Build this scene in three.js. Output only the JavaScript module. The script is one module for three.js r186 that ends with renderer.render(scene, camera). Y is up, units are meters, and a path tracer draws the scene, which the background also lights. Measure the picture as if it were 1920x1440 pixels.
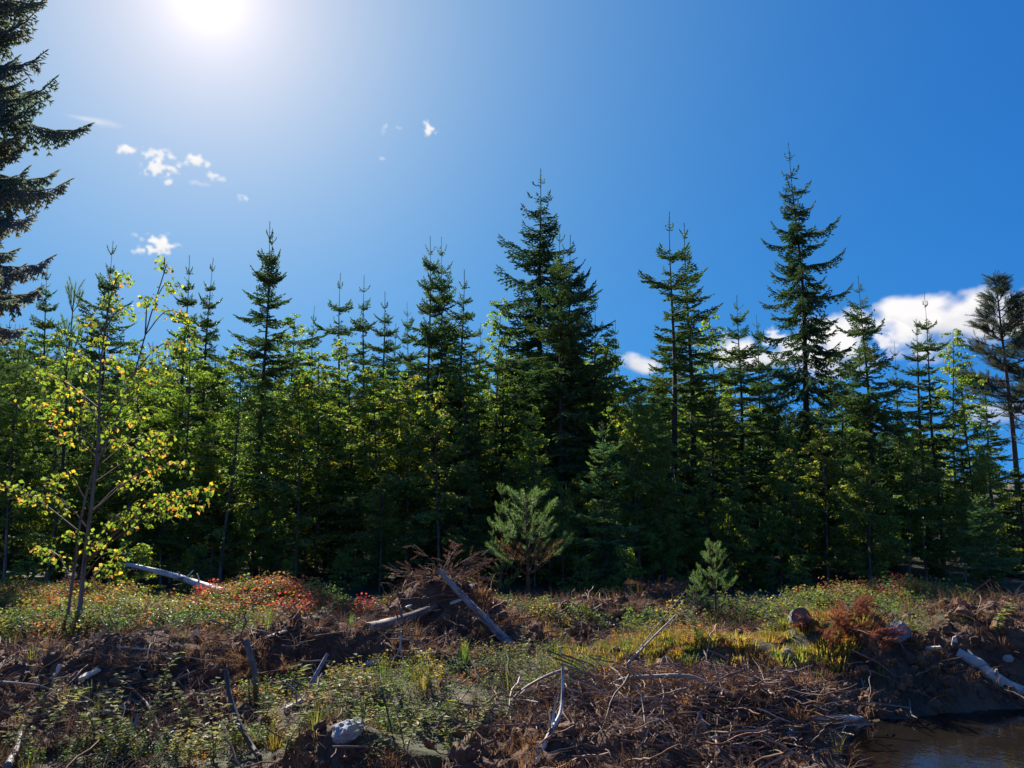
import * as THREE from 'three';

// ---------------------------------------------------------------- camera, sky, sun, exposure
const scene = new THREE.Scene();
const FPX = 1450, PITCH = THREE.MathUtils.degToRad(7), EYE = 1.65;      // focal length in pixels of the 1920 x 1440 picture
const camera = new THREE.PerspectiveCamera(2 * Math.atan(720 / FPX) * 180 / Math.PI, 4 / 3, 0.1, 3000);
camera.position.set(0, EYE, 0);
camera.rotation.set(PITCH, 0, 0);
const renderer = new THREE.WebGLRenderer({ antialias: true });
renderer.toneMapping = THREE.LinearToneMapping;
const EXPOSURE = 2.2;
renderer.toneMappingExposure = EXPOSURE;
renderer.shadowMap.enabled = true;

const cp = Math.cos(PITCH), sp = Math.sin(PITCH);
function dirOf(u, v) { const cx = (u - 960) / FPX, cy = (720 - v) / FPX; return new THREE.Vector3(cx, cy * cp + sp, -cp + cy * sp).normalize(); }
const SUN = dirOf(390, -10);
const sun = new THREE.DirectionalLight(new THREE.Color(1, 0.93, 0.82), 5);
sun.position.copy(SUN).multiplyScalar(80);
sun.castShadow = true;
Object.assign(sun.shadow.camera, { left: -45, right: 45, top: 45, bottom: -45, near: 1, far: 200 });
sun.shadow.mapSize.set(4096, 4096);
scene.add(sun, sun.target);

// ---------------------------------------------------------------- random numbers and noise
function rng(seed) { let a = seed >>> 0; return () => { a = (a + 0x6d2b79f5) | 0; let t = Math.imul(a ^ (a >>> 15), 1 | a); t = (t + Math.imul(t ^ (t >>> 7), 61 | t)) ^ t; return ((t ^ (t >>> 14)) >>> 0) / 4294967296; }; }
const clamp = THREE.MathUtils.clamp, sstep = (a, b, x) => { const t = clamp((x - a) / (b - a), 0, 1); return t * t * (3 - 2 * t); }, lerp = (a, b, t) => a + (b - a) * t;
function hash3(x, y, z) { let h = Math.imul(x, 374761393) ^ Math.imul(y, 668265263) ^ Math.imul(z, 1274126177); h = Math.imul(h ^ (h >>> 13), 1274126177); return ((h ^ (h >>> 16)) >>> 0) / 4294967296; }
function vnoise(x, y, z = 0) {
  const X = Math.floor(x), Y = Math.floor(y), Z = Math.floor(z); let a = x - X, b = y - Y, c = z - Z;
  a = a * a * (3 - 2 * a); b = b * b * (3 - 2 * b); c = c * c * (3 - 2 * c);
  const L = (k) => lerp(lerp(hash3(X, Y, Z + k), hash3(X + 1, Y, Z + k), a), lerp(hash3(X, Y + 1, Z + k), hash3(X + 1, Y + 1, Z + k), a), b);
  return c === 0 ? L(0) : lerp(L(0), L(1), c);
}
function fbm(x, y, z = 0, n = 4) { let s = 0, a = 0.5, t = 0; for (let i = 0; i < n; i++) { s += a * vnoise(x, y, z); t += a; x = x * 2.03 + 17.1; y = y * 2.03 + 5.7; z = z * 2.03; a *= 0.5; } return s / t; }

// ---------------------------------------------------------------- the sky
{
  const W = 4096, H = 2048, data = new Float32Array(W * H * 4), D = 180 / Math.PI;
  // small clouds: centre and half-size in pixels of the photograph, turned to azimuth and height; density, raggedness
  const puffs = [[238, 281, 15, 8, 1], [297, 289, 27, 9, 0.75], [303, 315, 31, 15, 1.1], [370, 302, 19, 12, 1], [400, 329, 10, 6, 0.7], [414, 338, 14, 6, 0.5], [316, 343, 9, 6, 0.8],
    [343, 308, 12, 4, 0.3], [372, 344, 16, 4, 0.28], [453, 372, 13, 10, 0.5], [803, 243, 14, 13, 1], [298, 460, 28, 17, 1], [260, 469, 13, 6, 0.8], [258, 442, 8, 3, 0.5], [335, 460, 9, 3, 0.4], [720, 240, 8, 9, 0.3], [715, 297, 7, 4, 0.35], [748, 240, 6, 4, 0.25],
    [1735, 608, 105, 48, 1.25], [1830, 592, 95, 40, 1.25], [1915, 575, 60, 40, 1.2], [1690, 588, 50, 32, 1.2], [1850, 612, 110, 34, 1.15], [1660, 640, 26, 22, 0.9], [1560, 628, 60, 38, 1], [1600, 612, 40, 32, 0.95], [1500, 650, 60, 26, 0.9], [1450, 640, 26, 22, 0.8], [1560, 672, 70, 34, 1],
    [1200, 682, 40, 17, 0.95], [1380, 660, 50, 26, 1.1], [1430, 672, 50, 22, 1], [1860, 775, 60, 18, 0.55]]
    .map(([u, v, a, b, k]) => { const d = dirOf(u, v); return { az: Math.atan2(d.x, -d.z), el: Math.asin(d.y), a: a / FPX * (a < 40 ? 0.86 : 1.1), b: b / FPX * (a < 40 ? 0.86 : 1.1), k }; });
  const c0 = dirOf(112, 213), c1 = dirOf(235, 238), trail = [Math.atan2(c0.x, -c0.z), Math.asin(c0.y), Math.atan2(c1.x, -c1.z), Math.asin(c1.y)];
  for (let row = 0; row < H; row++) {
    const el = ((row + 0.5) / H - 0.5) * Math.PI, y = Math.sin(el), ce = Math.cos(el), e = Math.max(el, 0) * D;
    const k = Math.exp(-e / 17);
    const base = [lerp(0.006, 0.046, k), lerp(0.085, 0.30, k), lerp(0.44, 0.82, k)];
    for (let col = 0; col < W; col++) {
      const az4 = ((col + 0.5) / W - 0.5) * 2 * Math.PI, x = Math.cos(az4) * ce, z = Math.sin(az4) * ce;
      const g = Math.acos(clamp(x * SUN.x + y * SUN.y + z * SUN.z, -1, 1)) * D;
      let R = base[0] + 1.04 * Math.exp(-g / 11.2) + 0.5 * Math.exp(-g / 1.6), G = base[1] + 0.8 * Math.exp(-g / 18) + 0.5 * Math.exp(-g / 1.8), B = base[2] + 0.46 * Math.exp(-g / 24) + 0.6 * Math.exp(-g / 1.8);
      if (el > -0.02 && el < 0.75) {
        const az = Math.atan2(x, -z);
        let cl = 0, wh = 0;
        if (az > -0.72 && az < 0.75) {
          for (const p of puffs) {
            const dx = (az - p.az) / p.a, dy = (el - p.el) / p.b, q = dx * dx + dy * dy;
            if (q > 4) continue;
            const m = 1 - Math.sqrt(q);
            const small = p.a < 0.03, f = small ? fbm(az * 190 + p.az * 40, el * 260, 0, 4) : fbm(az * 34, el * 50, 0, 6);
            const dn = (m * 0.9 + (f - 0.5) * (small ? 2.3 : 1.25)) * 1.25;
            const c = clamp(dn * 1.5, 0, 1) * Math.min(1, p.k);
            if (c > cl) cl = c;
            wh = Math.max(wh, clamp(0.55 + (el - p.el) / p.b * 0.35 + (f - 0.5) * 1.1, 0, 1) * (small ? 0.4 : 1) + (small ? 0.6 : 0));
          }
          const tx = (az - trail[0]) / (trail[2] - trail[0]);
          if (tx > 0 && tx < 1) {
            const ty = (el - lerp(trail[1], trail[3], tx * 0.75 + tx * tx * 0.25)) * FPX, w = 1.2 + 5 * Math.sin(Math.PI * Math.min(1, tx * 0.95)) * tx;
            const c = Math.exp(-ty * ty / (w * w)) * 0.5 * Math.sin(Math.PI * tx) * (0.5 + fbm(az * 160, el * 500));
            if (c > cl) { cl = c; wh = 0.9; }
          }
        }
        if (el < 0.3 && Math.abs(az) > 0.7) {           // cumulus low over the rest of the horizon, as on the right of the picture
          const f = fbm(az * 7, el * 16 + 3, 0, 5), c = sstep(0.56, 0.64, f * sstep(0.0, 0.05, el) * (1 - sstep(0.14, 0.27, el)) * 1.12);
          if (c > cl) { cl = c; wh = clamp(0.4 + (f - 0.55) * 4, 0, 1); }
        }
        if (cl > 0) {
          const lit = [lerp(0.50, 1.0, wh), lerp(0.55, 0.98, wh), lerp(0.66, 0.98, wh)];
          R = lerp(R, Math.max(R, lit[0]), cl); G = lerp(G, Math.max(G, lit[1]), cl); B = lerp(B, Math.max(lit[2], B * 0.9), cl);
        }
      }
      const o = (row * W + col) * 4;
      data[o] = R / EXPOSURE; data[o + 1] = G / EXPOSURE; data[o + 2] = B / EXPOSURE; data[o + 3] = 1;
    }
  }
  const t = new THREE.DataTexture(data, W, H, THREE.RGBAFormat, THREE.FloatType);
  t.mapping = THREE.EquirectangularReflectionMapping;
  t.magFilter = t.minFilter = THREE.LinearFilter;
  t.needsUpdate = true;
  scene.background = t;
  scene.environment = t;
}

// ---------------------------------------------------------------- helpers: points, names, geometry
const V = (x, y, z) => new THREE.Vector3(x, y, z);
function atDepth(u, v, d) { const r = dirOf(u, v); return V(r.x, r.y, r.z).multiplyScalar(d / -r.z).add(V(0, EYE, 0)); }     // the point d metres ahead in that direction
function onPlane(u, v, h = 0) { const r = dirOf(u, v), t = (h - EYE) / r.y; return V(r.x * t, h, r.z * t); }
const used = new Map();
function numbered(n) { const k = used.get(n) ?? 0; used.set(n, k + 1); return k ? n + '_' + String(k).padStart(3, '0') : n; }
function tag(o, label, category, group, kind) { if (label) o.userData.label = label; if (category) o.userData.category = category; if (group) o.userData.group = group; if (kind) o.userData.kind = kind; o.traverse((m) => { if (m.isMesh) { m.castShadow = true; m.receiveShadow = true; } }); return o; }
function thing(name, pos = V(0, 0, 0)) { const g = new THREE.Group(); g.name = numbered(name); g.position.copy(pos); scene.add(g); return g; }
function part(name, geometry, material, parent) { const m = new THREE.Mesh(geometry, material); m.name = parent === scene ? numbered(name) : name; m.castShadow = m.receiveShadow = true; parent.add(m); return m; }

class GB {                                              // collects triangles with vertex colours
  constructor() { this.p = []; this.c = []; this.i = []; this.u = null; }
  get n() { return this.p.length / 3; }
  v(x, y, z, c, f = 1) { this.p.push(x, y, z); this.c.push(c[0] * f, c[1] * f, c[2] * f); return this.p.length / 3 - 1; }
  build(smooth = false) {
    const g = new THREE.BufferGeometry();
    g.setAttribute('position', new THREE.BufferAttribute(new Float32Array(this.p), 3));
    g.setAttribute('color', new THREE.BufferAttribute(new Float32Array(this.c), 3));
    if (this.u) g.setAttribute('uv', new THREE.BufferAttribute(new Float32Array(this.u), 2));
    g.setIndex(new THREE.BufferAttribute(new Uint32Array(this.i), 1));
    if (smooth) g.computeVertexNormals();
    this.p = this.c = this.i = this.u = null;
    return g;
  }
  join(o) { const b = this.n; for (const x of o.p) this.p.push(x); for (const x of o.c) this.c.push(x); for (const x of o.i) this.i.push(x + b); this.u = null; }
  // a needle-covered piece of twig: two crossed long diamonds
  piece(x, y, z, dx, dy, dz, len, w, c, f = 1) {
    let sx = -dz, sy = 0, sz = dx, l = Math.hypot(sx, sz) || 1; if (l < 1e-3) { sx = 1; sz = 0; l = 1; } sx /= l; sz /= l;
    const ux = dy * sz - dz * sy, uy = dz * sx - dx * sz, uz = dx * sy - dy * sx, m = len * 0.42, h = w * 0.5, b = this.n;
    this.p.push(x, y, z, x + dx * len, y + dy * len, z + dz * len,
      x + dx * m + sx * h, y + dy * m, z + dz * m + sz * h, x + dx * m - sx * h, y + dy * m, z + dz * m - sz * h,
      x + dx * m + ux * h, y + dy * m + uy * h, z + dz * m + uz * h, x + dx * m - ux * h, y + dy * m - uy * h, z + dz * m - uz * h);
    for (let k = 0; k < 6; k++) { const q = f * (k === 1 ? 1.15 : 1); this.c.push(c[0] * q, c[1] * q, c[2] * q); }
    this.i.push(b, b + 2, b + 1, b, b + 1, b + 3, b, b + 4, b + 1, b, b + 1, b + 5);
  }
  // a leaf folded along its midrib; d = along, s = across, n = up (unit vectors)
  leaf(p, d, s, n, len, w, fold, c) {
    const b = this.n, m = len * 0.42, h = w * 0.5, q = h * fold;
    this.p.push(p.x, p.y, p.z, p.x + d.x * len, p.y + d.y * len, p.z + d.z * len,
      p.x + d.x * m + s.x * h + n.x * q, p.y + d.y * m + s.y * h + n.y * q, p.z + d.z * m + s.z * h + n.z * q,
      p.x + d.x * m - s.x * h + n.x * q, p.y + d.y * m - s.y * h + n.y * q, p.z + d.z * m - s.z * h + n.z * q);
    for (let k = 0; k < 4; k++) this.c.push(c[0], c[1], c[2]);
    this.i.push(b, b + 2, b + 1, b, b + 1, b + 3);
  }
  // a single needle or blade
  spike(x, y, z, dx, dy, dz, len, w, sx, sy, sz, c, c2 = c) {
    const b = this.n, h = w * 0.5;
    this.p.push(x + sx * h, y + sy * h, z + sz * h, x - sx * h, y - sy * h, z - sz * h, x + dx * len, y + dy * len, z + dz * len);
    this.c.push(c[0], c[1], c[2], c[0], c[1], c[2], c2[0], c2[1], c2[2]);
    this.i.push(b, b + 1, b + 2);
  }
  // a round limb along points; rad(t, angle) and col(t, angle, point)
  tube(pts, rad, sides, col, caps = true, capCol = null) {
    const n = pts.length, T = V(0, 0, 0), N = V(0, 0, 0), B = V(0, 0, 0), b0 = this.n;
    T.subVectors(pts[1], pts[0]).normalize(); N.set(Math.abs(T.x) < 0.8 ? 1 : 0, 0, Math.abs(T.x) < 0.8 ? 0 : 1).cross(T).normalize();
    this.u = this.u ?? (this.p.length ? new Array(this.n * 2).fill(0) : []);
    let run = 0;
    for (let k = 0; k < n; k++) {
      T.subVectors(pts[Math.min(k + 1, n - 1)], pts[Math.max(k - 1, 0)]).normalize();
      N.addScaledVector(T, -N.dot(T)).normalize(); B.crossVectors(T, N);
      if (k) run += pts[k].distanceTo(pts[k - 1]);
      const t = k / (n - 1);
      for (let s = 0; s <= sides; s++) {
        const a = (s % sides) / sides * Math.PI * 2, r = rad(t, a), x = Math.cos(a) * r, y = Math.sin(a) * r, P = pts[k];
        const c = typeof col === 'function' ? col(t, a, P) : col;
        this.v(P.x + N.x * x + B.x * y, P.y + N.y * x + B.y * y, P.z + N.z * x + B.z * y, c);
        this.u.push(s / sides * 0.5, run);
      }
    }
    const w = sides + 1;
    for (let k = 0; k < n - 1; k++) for (let s = 0; s < sides; s++) { const a = b0 + k * w + s; this.i.push(a, a + 1, a + w, a + 1, a + w + 1, a + w); }
    if (caps) for (const [k, flip] of [[0, 1], [n - 1, 0]]) {
      const c = capCol ?? (typeof col === 'function' ? col(k ? 1 : 0, 0, pts[k]) : col), ctr = this.v(pts[k].x, pts[k].y, pts[k].z, c), o = b0 + k * w, e = this.n;
      this.u.push(0.25, 0);
      for (let s = 0; s < sides; s++) { const q = (o + s) * 3; this.v(this.p[q], this.p[q + 1], this.p[q + 2], c); this.u.push(0.25 + 0.2 * Math.cos(s), 0.2 * Math.sin(s)); }
      for (let s = 0; s < sides; s++) { const a = e + s, b = e + (s + 1) % sides; flip ? this.i.push(ctr, b, a) : this.i.push(ctr, a, b); }
    }
  }
}
function curve(pts, n) { return new THREE.CatmullRomCurve3(pts, false, 'centripetal').getPoints(n); }

// ---------------------------------------------------------------- materials
function dataTex(size, f, srgb = false) {
  const d = new Uint8Array(size * size * 4);
  for (let y = 0; y < size; y++) for (let x = 0; x < size; x++) { const c = f(x / size, y / size), o = (y * size + x) * 4; d[o] = clamp(c[0], 0, 1) * 255; d[o + 1] = clamp(c[1], 0, 1) * 255; d[o + 2] = clamp(c[2], 0, 1) * 255; d[o + 3] = 255; }
  const t = new THREE.DataTexture(d, size, size, THREE.RGBAFormat); t.wrapS = t.wrapT = THREE.RepeatWrapping; t.magFilter = THREE.LinearFilter; t.minFilter = THREE.LinearMipmapLinearFilter; if (srgb) t.colorSpace = THREE.SRGBColorSpace; t.needsUpdate = true; return t;
}
function tnoise(u, v, f, seed) { const per = (x, y) => hash3(((x % f) + f) % f, ((y % f) + f) % f, seed), X = Math.floor(u * f), Y = Math.floor(v * f); let a = u * f - X, b = v * f - Y; a = a * a * (3 - 2 * a); b = b * b * (3 - 2 * b); return lerp(lerp(per(X, Y), per(X + 1, Y), a), lerp(per(X, Y + 1), per(X + 1, Y + 1), a), b); }
const soilGrain = dataTex(512, (u, v) => { const a = 0.3 * tnoise(u, v, 12, 1) + 0.3 * tnoise(u, v, 40, 2) + 0.4 * tnoise(u, v, 150, 3), k = 0.45 + 0.75 * a; return [k, k * 0.98, k * 0.95]; });
const soilBump = dataTex(512, (u, v) => { const a = 0.4 * tnoise(u, v, 14, 7) + 0.35 * tnoise(u, v, 45, 8) + 0.25 * tnoise(u, v, 170, 9); return [a, a, a]; });
const barkTex = dataTex(256, (u, v) => { const a = 0.5 * tnoise(u * 1, v, 24, 11) + 0.5 * tnoise(u, v * 0.25, 60, 12); const k = 0.5 + 0.6 * a; return [k, k, k]; });
const barkBump = dataTex(256, (u, v) => { const a = 0.6 * tnoise(u, v * 0.3, 40, 13) + 0.4 * tnoise(u, v, 90, 14); return [a, a, a]; });
const std = (o) => new THREE.MeshStandardMaterial({ vertexColors: true, roughness: 0.9, ...o });
const leafy = (o) => new THREE.MeshPhysicalMaterial({ vertexColors: true, side: THREE.DoubleSide, roughness: 1, specularIntensity: 0.4, transmission: 0.6, thickness: 0, clearcoat: 0.35, clearcoatRoughness: 0.35, ...o });
const M = {
  ground: std({ map: soilGrain, bumpMap: soilBump, bumpScale: 0.012, roughness: 0.95 }),
  clod: std({ roughness: 0.95 }),
  bark: std({ map: barkTex, bumpMap: barkBump, bumpScale: 0.006, roughness: 0.85 }),
  wood: std({ map: barkTex, roughness: 0.7, bumpMap: barkBump, bumpScale: 0.003 }),
  twig: std({ roughness: 0.8 }),
  needles: leafy({ transmission: 0.42, clearcoat: 0.4, clearcoatRoughness: 0.42 }),
  pine: leafy({ transmission: 0.45, clearcoat: 0.08, clearcoatRoughness: 0.4 }),
  leaf: leafy({ transmission: 0.75, clearcoat: 0.18 }),
  shrub: leafy({ transmission: 0.75, clearcoat: 0.18, clearcoatRoughness: 0.3 }),
  straw: leafy({ transmission: 0.35, clearcoat: 0 }),
  moss: leafy({ transmission: 0.6, clearcoat: 0.0 }),
  water: new THREE.MeshPhysicalMaterial({ color: new THREE.Color().setRGB(0.012, 0.0098, 0.0075), roughness: 0.04, ior: 1.36, bumpMap: soilBump, bumpScale: 0.0015 }),
  stone: std({ roughness: 0.85, bumpMap: soilBump, bumpScale: 0.006 }),
};

// ---------------------------------------------------------------- the ground
// mounds: pixel of the foot's centre, height of the plane there, half-widths across, towards and away, height, bare soil?
const mounds = [
  [826, 1172, 0.25, 0.6, 0.4, 0.7, 0.5, 1, 0.8], [905, 1185, 0.25, 0.5, 0.3, 0.5, 0.2, 1], [600, 1225, 0.28, 0.85, 0.3, 0.6, 0.30, 1], [285, 1225, 0.3, 0.8, 0.5, 0.5, 0.2, 1], [100, 1245, 0.3, 0.9, 0.6, 0.5, 0.14, 1],
  [1110, 1160, 0.2, 1.25, 0.3, 0.9, 0.2, 1], [1240, 1130, 0.2, 0.55, 0.3, 0.6, 0.36, 1], [1650, 1150, 0.1, 1.1, 0.7, 1.0, 0.3, 0], [1580, 1205, 0.3, 0.55, 0.45, 0.5, 0.28, 1], [1890, 1225, 0.2, 1.0, 0.55, 0.9, 0.34, 1], [1720, 1255, 0.15, 0.7, 0.45, 0.5, 0.16, 1],
  [1200, 1325, 0.15, 0.85, 0.45, 0.6, 0.1, 1], [1130, 1395, 0.1, 0.5, 0.3, 0.4, 0.12, 1], [1350, 1240, 0.2, 0.8, 0.35, 0.6, 0.18, 0], [1440, 1340, 0.1, 0.5, 0.3, 0.4, 0.2, 1], [500, 1130, 0.2, 1.0, 0.6, 1.0, 0.3, 0], [60, 1130, 0.2, 1.6, 0.7, 1, 0.22, 0], [740, 1330, 0.15, 0.9, 0.5, 0.5, 0.14, 0], [650, 1420, 0.1, 0.4, 0.2, 0.3, 0.16, 1],
].map(([u, v, h, rx, rn, rf, H, soil, pw = 1.25]) => { const p = onPlane(u, v, h); return { x: p.x, z: p.z, rx, rn, rf, H, soil, p: pw }; });
const moundQ = (m, x, z) => { const a = (x - m.x) / m.rx, b = (z - m.z) / (z > m.z ? m.rn : m.rf); return a * a + b * b; };
const puddleQ = (x, z) => { const a = (x - 4.7) / 2.6, b = (z + 4.2) / 1.65; return Math.sqrt(a * a + b * b) + (fbm(x * 1.3, z * 1.3, 5) - 0.5) * 0.5; };
const patches = [   // plant cover inside the torn soil: pixel, plane height, half-widths
  [715, 1335, 0.2, 0.62, 0.38], [770, 1405, 0.1, 0.4, 0.25], [150, 1420, 0.1, 0.35, 0.2], [410, 1410, 0.1, 0.4, 0.25], [560, 1370, 0.15, 0.3, 0.3], [1110, 1225, 0.25, 0.5, 0.4], [1330, 1195, 0.35, 1.25, 0.5], [1470, 1215, 0.3, 0.7, 0.4], [930, 1275, 0.2, 0.9, 0.35], [1700, 1215, 0.25, 0.5, 0.3], [1000, 1235, 0.25, 0.6, 0.3], [250, 1160, 0.3, 1.6, 0.6], [560, 1300, 0.2, 0.4, 0.3],
].map(([u, v, h, rx, rz]) => { const p = onPlane(u, v, h); return { x: p.x, z: p.z, rx, rz }; });
function soilAt(x, z) {                                  // 1 bare torn soil, 0 plant cover
  const d = -z, n = fbm(x * 0.9 + 3, z * 0.9, 2, 4) - 0.5;
  let s = 1 - sstep(7.7, 8.8, d + n * 2.2);
  for (const m of mounds) { const q = moundQ(m, x, z); if (q > 3) continue; s = m.soil ? Math.max(s, 1 - sstep(0.8, 1.5, q + n * 0.9)) : Math.min(s, sstep(0.8, 1.4, q + n)); }
  for (const p of patches) { const q = ((x - p.x) / p.rx) ** 2 + ((z - p.z) / p.rz) ** 2; if (q < 2) s = Math.min(s, sstep(0.6, 1.2, q + n * 1.3)); }
  return s;
}
function heightAt(x, z) {
  const d = -z;
  let h = 0.06 + 0.13 * sstep(4.3, 6.3, d + (fbm(x * 0.7, 1.5, 3) - 0.5) * 1.6) - 0.42 * sstep(7.6, 10.8, d) - 0.2 * sstep(10.5, 15, d) + 0.05 * sstep(-2, -6, x) * sstep(7, 10, d);
  if (d > 2 && d < 15 && Math.abs(x) < 11) {
    let hi = 0, sum = 0;
    for (const m of mounds) { const q = moundQ(m, x, z); if (q < 5) { const e = m.H * Math.exp(-Math.pow(q, m.p)) * (m.soil ? 0.8 + 0.5 * fbm(x * 3.1, z * 3.1, 9) : 1); sum += e; hi = Math.max(hi, e); } }
    h += hi + 0.15 * (sum - hi);
    const s = soilAt(x, z), r = fbm(x * 4.2, z * 4.2, 1, 3) - 0.5, r2 = Math.abs(fbm(x * 9, z * 9, 4, 3) - 0.5);
    h += s * (r * 0.17 + (0.12 - r2) * 0.27 - 0.02 + (fbm(x * 26, z * 26, 8, 2) - 0.5) * 0.035) + (1 - s) * (fbm(x * 1.6, z * 1.6, 6, 3) - 0.5) * 0.16;
  } else h += (fbm(x * 0.35, z * 0.35, 6, 3) - 0.5) * 0.3;
  if (x > 0.5 && d < 8) { const q = puddleQ(x, z), a = fbm(x * 3.2, z * 3.2, 12, 3); h = lerp(-0.075 + (a > 0.66 ? (a - 0.66) * 0.4 : 0), h, sstep(0.92, 1.4, q)); }
  return h;
}
const gy = heightAt;
function hit(u, v, lift = 0) {                           // where that direction meets the ground
  const r = dirOf(u, v); let t = 2.5;
  for (; t < 60; t += 0.03) if (EYE + r.y * t <= heightAt(r.x * t, r.z * t)) break;
  return V(r.x * t, heightAt(r.x * t, r.z * t) + lift, r.z * t);
}
{
  const line = (lo, hi, step, far, grow) => { const a = []; for (let x = lo; x <= hi + 1e-6; x += step) a.push(x); for (let s = step * grow, x = hi + s; x < far; s *= grow, x += s) a.push(x); for (let s = step * grow, x = lo - s; x > -far; s *= grow, x -= s) a.unshift(x); return a; };
  const xs = line(-6.6, 7.2, 0.042, 900, 1.16), zs = line(-13, -3.2, 0.042, 900, 1.16), nx = xs.length, nz = zs.length, g = new GB();
  g.u = [];
  const soilA = [0.08, 0.04, 0.021], soilB = [0.135, 0.066, 0.033], grey = [0.09, 0.06, 0.04], mossC = [0.05, 0.055, 0.018], litter = [0.085, 0.06, 0.03];
  for (const z of zs) for (const x of xs) {
    const y = heightAt(x, z), near = Math.abs(x) < 11 && z > -15 && z < 0, s = near ? soilAt(x, z) : z > 0 ? 0.9 : 0, a = fbm(x * 2.3, z * 2.3, 20, 3), b = fbm(x * 7, z * 7, 21, 3);
    const c = [0, 1, 2].map((k) => lerp(lerp(mossC[k], litter[k], sstep(0.35, 0.65, a)), lerp(lerp(soilA[k], soilB[k], sstep(0.4, 0.6, b)), grey[k], sstep(0.55, 0.75, a)), s));
    g.v(x, y, z, c, 0.9 + 0.3 * b); g.u.push(x / 1.3, z / 1.3);
  }
  for (let j = 0; j < nz - 1; j++) for (let i = 0; i < nx - 1; i++) { const a = j * nx + i; g.i.push(a, a + nx, a + 1, a + 1, a + nx, a + nx + 1); }
  tag(part('ground', g.build(true), M.ground, scene), 'uneven brown forest ground with torn soil banks and mounds', null, null, 'structure');
  const w = new THREE.PlaneGeometry(6.4, 4.2, 1, 1); w.rotateX(-Math.PI / 2);
  const wuv = w.attributes.uv; for (let i = 0; i < 4; i++) wuv.setXY(i, wuv.getX(i) * 3.3, wuv.getY(i) * 2.2);
  const water = part('puddle', w, M.water, scene); water.position.set(4.7, 0, -4.4);
  tag(water, 'brown still puddle between the soil banks at the right', null, null, 'structure');
}

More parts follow.
